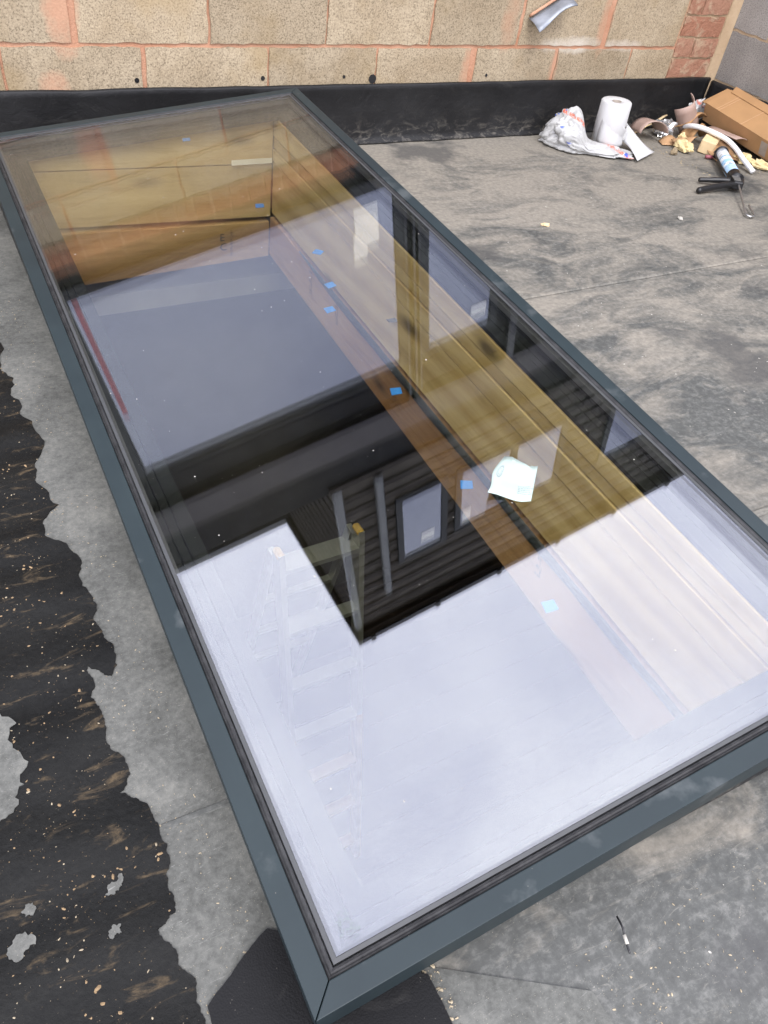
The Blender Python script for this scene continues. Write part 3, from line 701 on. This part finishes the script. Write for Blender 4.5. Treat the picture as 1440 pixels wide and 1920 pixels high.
for i in range(len(zc) - 1):
    js = [3.362, 3.64] if i % 2 == 0 else [3.358, 3.478, 3.645]
    if i == 5: js = [3.362, 3.455, 3.645]
    for a, b in zip(js, js[1:]):
        sd_ += 1; brick(a + .004, b - .005, zc[i] + .005, zc[i + 1] - .005, bp_, 3.52, sd_, random.Random(sd_).uniform(-.006, .003))
# buff mortar fillet in the corner
hexa('mortar_fillet', [(3.645 - 3.52, .004, 0), (3.69 - 3.52, -.022, 0), (3.69 - 3.52, .10, 0), (3.645 - 3.52, .10, 0)], [(3.65 - 3.52, .004, .733), (3.69 - 3.52, -.022, .733), (3.69 - 3.52, .10, .733), (3.65 - 3.52, .10, .733)], 'mortar_buff', bp_)

rw = empty('block_wall', (CORNER_X, 1.0, 0)); tag(rw, 'grey concrete block wall along the right edge of the roof', 'wall')
box('mortar', (.0045, -3.4, -.25), (.2, WALL_Y - 1.0, 1.55), 'mortar_buff', rw)
ysr = [2.905 - .45 * k for k in range(12)]
for r in range(7):
    z0 = -.005 + .22 + .0 + (r - 1) * .2205 + .001; z0 = .2155 - .2205 + r * .2205 + .0
    off = .0 if r % 2 else .225
    for i in range(len(ysr) - 1):
        y1 = min(2.90, ysr[i] + off - .225 + .225); y0 = ysr[i + 1] + off
        y1 = min(y1 + 0, 2.90)
        if y1 - y0 < .06: continue
        o = from_bm('block', block_mesh(y1 - y0 - .010, .209, 300 + r * 20 + i), 'block_grey', rw, False)
        o.rotation_euler = (0, 0, -math.pi / 2); o.location = (-.001, y1 - .005 - 1.0, z0 + .006)

# bent sheet of lead sticking out of a mortar joint
lead = sheet('lead_strip', [[(2.425 + .17 * t, WALL_Y - .012 - .085 * s + .015 * math.sin(t * 3), .458 + .085 * t - .02 * s * s - .012 * math.sin(t * 5 + 1) * s) for s in [k / 5 for k in range(6)]] for t in [k / 7 for k in range(8)]], .004, 'lead'); tag(lead, 'bent grey lead strip sticking out of the block wall', 'lead strip')
o = sheet('mortar_edge', [[(2.42 + .165 * t, WALL_Y - .018 - .012 * s, .466 + .088 * t + .010 * s) for s in (0, 1)] for t in [k / 5 for k in range(6)]], .010, 'mortar', lead)

# ------------------------------------------------------------------ the house above the block wall (seen in the glass)
hs = empty('house', (2.5, WALL_Y, .735)); HX, HY, HZ = 2.5, WALL_Y, .735
tag(hs, 'dark clad house with large windows rising behind the block wall', 'house')
def hbox(name, lo, hi, mat, parent=None, bevel=0):
    p = parent or hs; return box(name, (lo[0] - HX, lo[1] - HY, lo[2] - HZ), (hi[0] - HX, hi[1] - HY, hi[2] - HZ), mat, p, bevel)
x = -2.55
while x < 6.4:
    o = from_bm('sill_brick', block_mesh(.066, .092, int(x * 100) + 900), 'sill_brick', hs, False); o.location = (x - HX, -.012, .738 - HZ); x += .076
hbox('sill_mortar', (-2.6, WALL_Y - .004, .7355), (6.5, WALL_Y + .1, .832), 'mortar')
# ground-floor wall: dark boards, and a lighter fascia above
for i in range(8):
    z0 = .834 + i * .183; o = hexa('cladding_board', [(-2.6 - HX, -.002, z0 - HZ), (6.5 - HX, -.002, z0 - HZ), (6.5 - HX, .12, z0 - HZ), (-2.6 - HX, .12, z0 - HZ)], [(-2.6 - HX, .008, z0 + .181 - HZ), (6.5 - HX, .008, z0 + .181 - HZ), (6.5 - HX, .12, z0 + .181 - HZ), (-2.6 - HX, .12, z0 + .181 - HZ)], 'clad_dark', hs)
hbox('fascia_board', (-2.6, WALL_Y - .045, 2.33), (6.5, WALL_Y + .12, 2.545), 'fascia')
hbox('gutter_board', (-2.6, WALL_Y - .02, 2.549), (6.5, WALL_Y + .12, 2.86), 'clad_dark')
hbox('drip_edge', (1.20, WALL_Y - .05, 2.80), (6.5, WALL_Y + .1, 2.835), 'clad')
def window(x0, x1, z0, z1, mull=(), proud=.03, y=WALL_Y, fw=.05):
    r = hbox('window', (x0 - fw, y - proud, z0 - fw), (x1 + fw, y - .014, z0), 'win_frame')
    hbox('head_rail', (x0 - fw, y - proud, z1), (x1 + fw, y - .014, z1 + fw), 'win_frame', r)
    for a, b in [(x0 - fw, x0), (x1, x1 + fw)] + [(c - .03, c + .03) for c in mull]: hbox('jamb', (a, y - proud, z0 + .0005), (b, y - .014, z1 - .0005), 'win_frame', r)
    e = [x0] + [v for c in mull for v in (c - .03, c + .03)] + [x1]
    for a, b in zip(e[::2], e[1::2]): hbox('window_pane', (a + .0005, y - .022, z0 + .001), (b - .0005, y - .0145, z1 - .001), 'house_glass', r)
window(.27, 1.745, .965, 2.005); window(1.93, 2.325, .965, 1.985)
window(-1.35, .02, .965, 2.005)
for xx in (1.80, 1.845, 1.875): hbox('post_rib', (xx - .006, WALL_Y - .035, .84), (xx + .006, WALL_Y - .0125, 2.30), 'gutter')
hbox('downpipe', (2.455, WALL_Y - .06, .84), (2.51, WALL_Y - .0155, 2.328), 'gutter', None, .01)
hbox('window_card', (1.545, WALL_Y - .0245, 1.02), (1.665, WALL_Y - .0225, 1.215), 'card_white'); hbox('window_card', (1.53, WALL_Y - .0243, 1.15), (1.60, WALL_Y - .0227, 1.275), 'card_white')
hbox('window_card', (2.20, WALL_Y - .0245, 1.84), (2.30, WALL_Y - .0225, 1.90), 'card_white')
hbox('red_tape', (.285, WALL_Y - .0245, .97), (.308, WALL_Y - .0225, 1.62), 'red')
# upper storey, projecting wing: lapped boards in front and on its left side
EZ = 4.83; WX = 1.26; BY = 4.32
nb = 13; ph = (EZ - .10 - 2.862) / nb
for i in range(nb):
    z0 = 2.862 + i * ph - HZ
    hexa('cladding_board', [(WX + .03 - HX, -.014, z0), (6.5 - HX, -.014, z0), (6.5 - HX, .12, z0), (WX + .03 - HX, .12, z0)], [(WX + .03 - HX, .004, z0 + ph), (6.5 - HX, .004, z0 + ph), (6.5 - HX, .12, z0 + ph), (WX + .03 - HX, .12, z0 + ph)], 'clad', hs)
    hexa('cladding_board', [(WX - .010 - HX, .03, z0), (WX + .12 - HX, .03, z0), (WX + .12 - HX, BY - HY, z0), (WX - .010 - HX, BY - HY, z0)], [(WX + .004 - HX, .03, z0 + ph), (WX + .12 - HX, .03, z0 + ph), (WX + .12 - HX, BY - HY, z0 + ph), (WX + .004 - HX, BY - HY, z0 + ph)], 'clad', hs)
hbox('corner_post', (WX - .022, WALL_Y - .022, 2.862), (WX + .029, WALL_Y + .029, EZ - .10), 'pipe')
window(1.71, 2.03, 3.28, 3.97); window(2.20, 3.06, 3.28, 3.92, (2.64,)); window(3.57, 4.55, 3.30, 3.95, (4.05,))
hbox('window_card', (1.86, WALL_Y - .0245, 3.78), (1.97, WALL_Y - .0225, 3.87), 'card_white'); hbox('window_card', (2.22, WALL_Y - .0245, 3.74), (2.29, WALL_Y - .0225, 3.88), 'card_white')
hbox('downpipe', (1.51, WALL_Y - .075, 2.84), (1.565, WALL_Y - .0205, 4.30), 'pipe', None, .012)
# eaves and gutter of the wing, and the main wall set back on the left
hbox('soffit', (WX - .03, WALL_Y - .06, EZ - .098), (6.5, BY + .5, EZ - .06), 'brown_wall')
hbox('gutter', (WX - .05, WALL_Y - .10, EZ - .058), (6.5, WALL_Y - .02, EZ), 'gutter')
for i in range(9): hbox('gutter_bracket', (1.32 + i * .62, WALL_Y - .112, EZ - .05), (1.36 + i * .62, WALL_Y - .1005, EZ + .012), 'gutter')
hbox('verge_board', (WX - .05, WALL_Y - .018, EZ - .058), (WX - .025, BY, EZ), 'pipe')
hbox('main_wall', (-6.0, BY, 2.0), (6.5, BY + .2, EZ - .10), 'brown_wall')
hbox('gutter', (-6.0, BY - .07, EZ - .07), (WX - .052, BY - .005, EZ), 'pipe')
hbox('flat_roof', (-6.0, WALL_Y + .125, 2.50), (WX - .03, BY - .001, 2.54), 'roof')
hexa('pitched_roof', [(-6 - HX, BY - HY + .002, EZ - .057 - HZ), (6.5 - HX, BY - HY + .002, EZ - .057 - HZ), (6.5 - HX, 8 - HY, EZ + .3 - HZ), (-6 - HX, 8 - HY, EZ + .3 - HZ)], [(-6 - HX, BY - HY + .002, EZ - .01 - HZ), (6.5 - HX, BY - HY + .002, EZ - .01 - HZ), (6.5 - HX, 8 - HY, EZ + .36 - HZ), (-6 - HX, 8 - HY, EZ + .36 - HZ)], 'clad', hs)
hbox('return_wall', (6.3, WALL_Y + .13, .74), (6.5, BY, EZ - .1), 'brown_wall')

# ------------------------------------------------------------------ loose things on the roof
# crumpled backing paper on the glass
gp = [[None] * 9 for _ in range(9)]
cn = {(0, 0): (.592, .591), (1, 0): (.663, .544), (1, 1): (.724, .611), (0, 1): (.678, .663)}
for i in range(9):
    for j in range(9):
        a, b = i / 8, j / 8
        p = Vector(cn[0, 0]) * (1 - a) * (1 - b) + Vector(cn[1, 0]) * a * (1 - b) + Vector(cn[1, 1]) * a * b + Vector(cn[0, 1]) * (1 - a) * b
        p += Vector((.006 * math.sin(b * 6 + 1) * (1 - a), (-.010 if j == 8 and 2 < i < 6 else 0) + .004 * math.sin(a * 7)))
        h = .0012 + .006 * (.5 + .5 * math.sin((a + b * .6) * 7.5)) * b + .006 * max(0, noise.noise(Vector((a * 3, b * 3, 2)))) + (.010 * (1 - a) ** 3 * (1 - b))
        gp[i][j] = Vector((p.x, p.y, 0)).to_3d() + Vector((0, 0, h))
def sk_w(p): return NLp + U * p[0] + V * p[1] + NN * p[2]
stk = sheet('backing_paper', [[sk_w(p) for p in r] for r in gp], .0006, 'mint'); tag(stk, 'crumpled mint white backing paper lying on the glass', 'paper')
def on_paper(a, b, lift=.0007):
    i, j = min(int(a * 8), 7), min(int(b * 8), 7); fa, fb = a * 8 - i, b * 8 - j
    p = gp[i][j] * (1 - fa) * (1 - fb) + gp[i + 1][j] * fa * (1 - fb) + gp[i + 1][j + 1] * fa * fb + gp[i][j + 1] * (1 - fa) * fb
    return sk_w(p + Vector((0, 0, lift)))
v, f = [], []
for rr in (.10, .055):      # round printed mark
    for k in range(20):
        a0, a1 = 2 * math.pi * k / 20, 2 * math.pi * (k + .8) / 20; n = len(v)
        for a, r in ((a0, rr), (a1, rr), (a1, rr * .72), (a0, rr * .72)): v.append(on_paper(.17 + r * .75 * math.cos(a), .62 + r * 1.7 * math.sin(a)))
        f.append((n, n + 1, n + 2, n + 3))
r_ = random.Random(9)
for row in range(5):       # printed lines
    c_ = .60
    while c_ < .93:
        w_ = r_.uniform(.02, .06); n = len(v)
        for a, b in ((c_, .16 + row * .05), (c_ + w_, .16 + row * .05), (c_ + w_, .185 + row * .05), (c_, .185 + row * .05)): v.append(on_paper(a, b))
        f.append((n, n + 1, n + 2, n + 3)); c_ += w_ + .02
link('printed_mark', v, f, 'ink', stk)

# paper roll
def roll():
    root = empty('paper_roll', (2.885, 2.715, .012), (math.radians(-1), math.radians(-2), .3)); tag(root, 'upright white paper towel roll with its loose end trailing on the roof', 'paper roll')
    R_, r0, H = .068, .021, .178; seg = 40; v = []; f = []
    prof = [(r0, .002), (R_ - .004, 0), (R_, .004), (R_ + .0015, H * .5), (R_, H - .005), (R_ - .005, H), (r0 + .012, H - .002), (r0, H - .004)]
    for k in range(seg):
        a = 2 * math.pi * k / seg; w = 1 + .010 * math.sin(3 * a + 1) + .006 * math.sin(7 * a)
        for r, z in prof: v.append((r * (w if r > .05 else 1) * math.cos(a), r * (w if r > .05 else 1) * math.sin(a), z))
    n = len(prof)
    for k in range(seg):
        k2 = (k + 1) % seg
        for i in range(n): j = (i + 1) % n; f.append((k * n + i, k2 * n + i, k2 * n + j, k * n + j))
    link('roll', v, f, 'paper', root, True)
    cv, cf = [], []
    for k in range(24):
        a = 2 * math.pi * k / 24
        for r, z in ((.0205, .001), (.0205, H - .002), (.018, H - .002), (.018, .001)): cv.append((r * math.cos(a), r * math.sin(a), z))
    for k in range(24):
        for i in range(4): k2 = (k + 1) % 24; j = (i + 1) % 4; cf.append((k * 4 + i, k2 * 4 + i, k2 * 4 + j, k * 4 + j))
    link('card_core', cv, cf, 'core', root, True)
    return root
roll_o = roll(); bpy.context.view_layer.update()
tail = []
for i in range(17):     # sheet unwinding round the front and trailing off to the right
    t = i / 16; row = []
    for j in range(9):
        s = j / 8
        if t < .5:
            a = math.radians(-175 + 150 * t / .5); r = .0712 + .004 * math.sin(s * 4 + t * 6) + .012 * max(0, t - .3) * (1 - s)
            c = Vector((2.885, 2.715, 0)); top = .158 * (1 - t * 1.15); z = .016 + (top - .016) * s if t > .02 else .02 + .145 * s
            p = c + Vector((r * math.cos(a), r * math.sin(a), max(.014, z)))
        else:
            q = (t - .5) / .5
            a = math.radians(-25); c = Vector((2.885, 2.715, 0)); st_ = c + Vector((0.0712 * math.cos(a), 0.0712 * math.sin(a), .014 + .08 * s))
            en = Vector((2.865, 2.480, .014)).lerp(Vector((3.050, 2.560, .016)), s)
            p = st_.lerp(en, q); p.z = (.014 + .075 * s) * (1 - q) ** 1.6 + .014 + .014 * math.sin(q * 3.1) * (.4 + .6 * math.sin(s * 5 + 1) ** 2)
        row.append(p)
    tail.append(row)
tl = sheet('loose_sheet', tail, .0012, 'paper'); tl.parent = roll_o; tl.matrix_parent_inverse = roll_o.matrix_world.inverted()

# plastic bag
def bag():
    bm = bmesh.new(); bmesh.ops.create_icosphere(bm, subdivisions=6, radius=1)
    for v in bm.verts:
        d = v.co.normalized(); q = d * 2.6
        rd = lambda k_, o_: abs(noise.noise(q * k_ + Vector((o_, o_ * 2, 1))))
        w = 1 + .14 * noise.noise(q) - .22 * (.35 - rd(1.0, 3)) - .10 * (.3 - rd(2.2, 5)) - .045 * (.3 - rd(4.4, 7))
        x, y, z = d.x * w, d.y * w, d.z * w
        lobe = math.exp(-((x + .58) / .46) ** 4)                 # full lobe on the left, flat skirt to the right
        hgt = .026 + .094 * lobe
        v.co = Vector((x * .205, y * (.075 + .035 * lobe) , max(0, max(-.35, z) * hgt + .35 * hgt)))
    bmesh.ops.rotate(bm, verts=bm.verts, cent=(0, 0, 0), matrix=Matrix.Rotation(math.radians(-37), 3, 'Z'))
    o = from_bm('plastic_bag', bm, 'bag', None, True); o.location = (2.715, 2.665, .006); return o
tag(bag(), 'crumpled white plastic bag with red and blue print beside the paper roll', 'bag')

# long cardboard box against the right wall
cb = empty('cardboard_box'); tag(cb, 'long brown cardboard box lying along the grey wall', 'cardboard box')
_ya = Vector((.0, .9955, .0945)).normalized(); _xa = Vector((.92, .0, .36)); _xa = (_xa - _ya * _xa.dot(_ya)).normalized(); _za = _xa.cross(_ya)
HW, HL, HH = .078, .36, .084
_far = Vector((3.520, 2.752, .150)); _org = _far - _ya * HL + _xa * HW - _za * HH      # far top-left edge rests on the rubbish, near end on the roof
cb.matrix_world = Matrix(((_xa.x, _ya.x, _za.x, _org.x), (_xa.y, _ya.y, _za.y, _org.y), (_xa.z, _ya.z, _za.z, _org.z), (0, 0, 0, 1)))
def cbx(n, lo, hi, mat): return box(n, lo, hi, mat, cb)
cbx('bottom_panel', (-HW, -HL, .0), (HW, HL, .004), 'kraft'); cbx('side_panel', (-HW, -HL, .0045), (-HW + .004, HL, HH), 'kraft'); cbx('side_panel', (HW - .004, -HL, .0045), (HW, HL, HH), 'kraft')
cbx('top_panel', (-HW, -HL, HH + .0005), (HW, HL, HH + .0045), 'kraft'); cbx('end_panel', (-HW + .0045, -HL, .0045), (HW - .0045, -HL + .004, HH), 'kraft')
for y in (.27, .285, .12): cbx('crease', (-HW - .001, y, HH + .0046), (HW, y + .004, HH + .0058), 'kraft_light')
hexa('end_flap', [(-HW, HL, HH - .002), (HW, HL, HH - .002), (HW, HL, HH + .002), (-HW, HL, HH + .002)], [(-HW + .006, HL + .030, HH - .008), (HW, HL + .026, HH - .004), (HW, HL + .026, HH - .001), (-HW + .006, HL + .030, HH - .005)], 'kraft', cb)
hexa('wall_flap', [(HW - .02, -HL, HH + .006), (HW + .004, -HL, HH + .010), (HW + .004, HL - .02, HH + .010), (HW - .02, HL - .02, HH + .006)], [(HW - .02, -HL, HH + .009), (HW + .006, -HL, HH + .030), (HW + .006, HL - .02, HH + .026), (HW - .02, HL - .02, HH + .009)], 'kraft', cb)
cbx('tape_band', (-HW - .0012, -.06, .01), (-HW - .0004, -.02, .075), 'core')

def arc_sheet(name, R_, a0, a1, L_, mat, loc, rot, label, group=None, th=.0025, taper=1.0):
    n = 14; G = []
    for i in range(n + 1):
        a = math.radians(a0 + (a1 - a0) * i / n); G.append([(R_ * (1 + (taper - 1) * s) * math.cos(a), R_ * (1 + (taper - 1) * s) * math.sin(a), L_ * s + .01 * math.sin(a * 2) * s) for s in [k / 4 for k in range(5)]])
    o = sheet(name, G, th, mat); o.location = loc; o.rotation_euler = tuple(math.radians(r) for r in rot); return tag(o, label, 'card scrap', group)
arc_sheet('curled_card', .068, 20, 165, .12, 'pinkcard', (3.185, 2.80, .012), (84, 0, -14), 'curled pinkish card arching just right of the paper roll', taper=1.1)
arc_sheet('curled_card', .052, -178, 0, .165, 'pinkcard', (3.465, 2.765, .045), (4, -44, 0), 'curled pinkish card standing upright among the rubbish')
arc_sheet('curled_card', .16, 68, 100, .17, 'pinkcard', (3.45, 2.62, -.070), (90, 0, 8), 'flat pinkish card strip beside the cardboard box')
def bent(name, pts, th, mat, label, cat='card scrap'):
    return tag(sheet(name, pts, th, mat), label, cat)
bent('card_flap', [[(3.325 + .135 * s + .04 * t, 2.42 + .15 * t - .04 * s, .008 + .035 * t * t + .012 * math.sin(s * 3)) for s in [k / 4 for k in range(5)]] for t in [k / 4 for k in range(5)]], .003, 'kraft_light', 'tan cardboard scrap lying behind the sealant gun')
bent('kraft_scrap', [[(3.37 + .11 * s, 2.64 + .08 * t, .02 + .07 * math.sin(s * 3.0) * (1 - .4 * t) + .01 * math.sin(t * 9)) for s in [k / 6 for k in range(7)]] for t in [k / 5 for k in range(6)]], .002, 'kraft', 'crumpled brown paper scrap in front of the upright curled card')
bent('kraft_scrap', [[(3.24 + .12 * s, 2.60 + .05 * t, .010 + .045 * abs(math.sin(s * 5 + t)) * (1 - t * .5)) for s in [k / 8 for k in range(9)]] for t in [k / 4 for k in range(5)]], .002, 'kraft_light', 'folded brown paper scrap beside the yellow foam')
bent('card_flap', [[(3.395 + .13 * s - .03 * t, 2.70 + .07 * t + .02 * s, .075 + .045 * math.sin(s * 2.6) - .03 * t + .006 * math.sin(t * 7)) for s in [k / 6 for k in range(7)]] for t in [k / 4 for k in range(5)]], .003, 'kraft', 'brown cardboard flap bowed up behind the white hose')
bent('kraft_scrap', [[(3.20 + .10 * s + .02 * t, 2.655 + .05 * t - .03 * s, .006 + .030 * math.sin(s * 3.1) * t) for s in [k / 5 for k in range(6)]] for t in [k / 4 for k in range(5)]], .002, 'kraft_light', 'torn brown card edge in front of the foil scrap')
bent('card_strip', [[(3.245 + .17 * s, 2.845 + .012 * t + .02 * s, .010 + .05 * s + .004 * math.sin(s * 8 + t)) for s in [k / 6 for k in range(7)]] for t in (0, 1)], .004, 'foam_pale', 'thin pale card strip behind the foil scrap')
tag(lump('foil_scrap', (.055, .045, .04), 'foil', (3.315, 2.775, .006), None, 3, .6, 2.6, 3, .6), 'crumpled silvery foil scrap between the two curled cards', 'foil')
tag(lump('plastic_scrap', (.06, .03, .055), 'bag', (3.55, 2.82, .05), None, 5, .6, 2.6, 3, .6), 'crumpled whitish plastic scrap tucked behind the upright card', 'plastic scrap')
fb = box('foam_block', (-.045, -.035, 0), (.045, .035, .06), 'foam_pale', None, .004); fb.location = (3.385, 2.545, .006); fb.rotation_euler = (.08, -.1, .55); tag(fb, 'cut pale yellow foam block in the rubbish', 'foam')
for i, (x, y, s, lb) in enumerate(((3.255, 2.575, (.026, .05, .024), 'ragged yellow foam lump left of the cut foam block'), (3.30, 2.64, (.02, .02, .03), 'small yellow foam lump on the brown paper'), (3.475, 2.39, (.045, .04, .022), 'ragged yellow foam lump under the white hose end'), (3.50, 2.31, (.045, .022, .02), 'flat yellow foam crumb nearest the cardboard box'))):
    tag(lump('foam_lump', s, 'foam', (x, y, .005), None, 11 + i, .55, 2.4, 3, .6, i * .7), lb, 'foam')
tag(lump('stone_chip', (.018, .014, .018), 'block', (3.165, 2.545, .004), None, 21, .4, 1.8, 2, .6), 'small grey brown stone chip in front of the curled card', 'stone')
stc = tube('wood_stick', [(3.14, 2.80, .010), (3.27, 2.86, .012)], .006, 'foam_pale', None, 6, False); tag(stc, 'thin pale stick poking out from under the curled card', 'stick')
rt = tube('red_stub', [(3.30, 2.470, .012), (3.335, 2.455, .012)], .008, 'red', None, 8); tag(rt, 'small red plastic stub below the foam block', 'plastic scrap')
hz = tube('hose', curve([(3.40, 2.73, .055), (3.385, 2.67, .078), (3.395, 2.60, .086), (3.414, 2.49, .080), (3.418, 2.42, .062), (3.405, 2.345, .038), (3.392, 2.262, .014)], 6), .0115, 'hose', None, 12); tag(hz, 'short curved white plastic hose over the rubbish', 'hose')

# sealant gun
sg = empty('sealant_gun', (3.29, 2.31, .006)); tag(sg, 'black sealant gun holding a printed cartridge on the membrane', 'sealant gun')
A = Vector((3.345, 2.425, .036)) - Vector(sg.location); B = Vector((3.135, 2.150, .036)) - Vector(sg.location); D = (B - A).normalized(); SD = Vector((-D.y, D.x, 0)); UP = Vector((0, 0, 1))
rot = D.to_track_quat('Z', 'Y').to_euler()
L_ = (B - A).length
ct = link('cartridge', *tube_pts([(0, 0, 0), (0, 0, L_ * .05), (0, 0, L_ * .8)], .0275, 22), 'cart', sg, True); ct.location = A; ct.rotation_euler = rot
link('nozzle_seat', *tube_pts([(0, 0, -.03), (0, 0, -.002)], [.008, .014], 12), 'black_plastic', ct, True)
def arc_bar(s):
    pts = [A + SD * (.0305 * s) + UP * 0.002 - D * .012, A + SD * (.0315 * s), A.lerp(B, .5) + SD * (.0315 * s) - UP * .004, B + SD * (.026 * s)]
    return tube('cradle_rail', curve(pts, 4), .0042, 'black_plastic', sg, 8)
arc_bar(1); arc_bar(-1)
link('front_ring', *tube_pts([A - D * .012, A - D * .004], .033, 22), 'black_plastic', sg, True)
link('plunger_cup', *tube_pts([A.lerp(B, .81), A.lerp(B, .90), B], [.0285, .024, .031], 22), 'black_plastic', sg, True)
bd = hexa('body', [B + SD * .030 - UP * .022, B - SD * .030 - UP * .022, B - SD * .026 + D * .055 - UP * .022, B + SD * .022 + D * .055 - UP * .022], [B + SD * .030 + UP * .018, B - SD * .030 + UP * .018, B - SD * .022 + D * .055 + UP * .012, B + SD * .018 + D * .055 + UP * .012], 'black_plastic', sg); add_bevel(bd, .006, 2)
pt = hexa('steel_plate', [B - SD * .030 + D * .012 + UP * .0185, B + SD * .004 + D * .012 + UP * .0185, B + SD * .004 + D * .05 + UP * .0145, B - SD * .024 + D * .05 + UP * .0145], [B - SD * .030 + D * .012 + UP * .0205, B + SD * .004 + D * .012 + UP * .0205, B + SD * .004 + D * .05 + UP * .0165, B - SD * .024 + D * .05 + UP * .0165], 'steel', sg)
H1 = Vector((3.00, 2.235, .016)) - Vector(sg.location); H2 = Vector((2.895, 2.140, .014)) - Vector(sg.location)
tube('handle', curve([B + D * .040 - SD * .01 - UP * .004, B.lerp(H2, .35) + D * .015, H2 + (B - H2) * .12, H2], 5), [.013] * 14 + [.011, .009], 'black_plastic', sg, 10)
tube('trigger', curve([B + D * .005 - SD * .015 - UP * .004, B.lerp(H1, .4), H1 + (B - H1) * .1, H1], 5), [.012] * 8 + [.010] * 6 + [.009, .008], 'black_plastic', sg, 10)
R0 = B + D * .05; E1 = Vector((2.925, 1.900, .010)) - Vector(sg.location); E1 = R0 + (E1 - R0)
hk = curve([R0, R0.lerp(E1, .5), E1], 6) + curve([E1 + Vector((.004, -.020, 0)), E1 + Vector((.030, -.018, .002)), E1 + Vector((.050, .012, .004)), E1 + Vector((.085, .060, .006))], 5)
tube('plunger_rod', hk, .0042, 'steel', sg, 8)

# scraps and specks
def chip(name, x, y, z, s, mat, seed, label, cat):
    return tag(lump(name, s, mat, (x, y, z), None, seed, .45, 2.0, 2, .6, seed), label, cat)
chip('white_chip', 1.985 + .0, 2.03, .001, (.016, .010, .006), 'foam_pale', 31, 'pale yellow chip alone on the membrane left of the bag', 'chip')
chip('white_chip', 2.60, 1.95, .001, (.012, .008, .006), 'shave', 33, 'small white chip on the membrane in front of the sealant gun', 'chip')
wr = tube('wire_scrap', curve([(.588, .113, .010), (.583, .098, .014), (.580, .088, .009), (.573, .070, .008)], 5), .0016, 'black_plastic', None, 6); tag(wr, 'short black wire offcut with a white end on the near roof', 'wire')
tube('white_end', [(.5805, .0905, .0105), (.577, .080, .010)], .0026, 'shave', wr, 6)
def scatter(name, n, region, size, mat, seed, label_mask=None, z=.001, flat_=.5, clump=None):
    r_ = random.Random(seed); v = []; f = []; k = 0; tries = 0
    while k < n and tries < n * 40:
        tries += 1; x, y = r_.uniform(region[0], region[2]), r_.uniform(region[1], region[3])
        if label_mask and not label_mask(x, y): continue
        if clump and noise.noise(Vector((x * clump, y * clump, seed))) < r_.uniform(-.35, .55): continue
        s = size * (.3 + r_.random() ** 4 * 2.6); a = r_.uniform(0, 6.28); e = r_.uniform(.8, 2.2); b = len(v); ca, sa = math.cos(a), math.sin(a)
        for q in range(6):
            an = q * 1.047; rr = r_.uniform(.55, 1.1); px, py = rr * e * math.cos(an), rr * math.sin(an); v.append((x + s * (px * ca - py * sa), y + s * (px * sa + py * ca), z))
        v.append((x + s * r_.uniform(-.4, .4), y + s * r_.uniform(-.4, .4), z + s * flat_ * r_.uniform(.7, 1.6)))
        f += [(b + q, b + (q + 1) % 6, b + 6) for q in range(6)]; k += 1
    o = link(name, v, f, mat); o['kind'] = 'stuff'; return o
def ex(y):
    for (x0, y0), (x1, y1) in zip(edge, edge[1:]):
        if min(y0, y1) <= y <= max(y0, y1) and y0 != y1: return min(x0, x1)
    return .05
scatter('orange_grit', 1600, (-.4, .2, .11, 1.9), .0009, 'chip_o', 1, lambda x, y: x < ex(y) - .004, .0063, .5, 14)
scatter('pale_grit', 1600, (-.4, .2, .11, 1.9), .0006, 'chip', 2, lambda x, y: x < ex(y) - .004, .0063, .5, 9)
scatter('pale_grit', 1500, (.04, .1, .32, 2.4), .0005, 'chip', 3, lambda x, y: x > ex(y) + .003 and x < .14 + .03 * y, .0043, .5, 9)
def clear_of_kerb(x, y): return y < .12 - .035 * x or x > 1.24
scatter('pale_grit', 1300, (.3, -.25, 3.5, 2.5), .0009, 'shave', 4, clear_of_kerb, .0005, .4, 4)
scatter('pale_grit', 500, (3.1, 2.25, 3.62, 2.86), .0022, 'chip', 9, None, .0008, .5, 12)
scatter('pale_grit', 260, (.295, .02, .345, .185), .0010, 'chip', 10, lambda x, y: abs(x - .318) < .016, .0060, .6)
scatter('pale_grit', 900, (.3, -.12, 1.2, .13), .0006, 'chip', 6, lambda x, y: y < .125 - .035 * x, .0005, .5, 12)
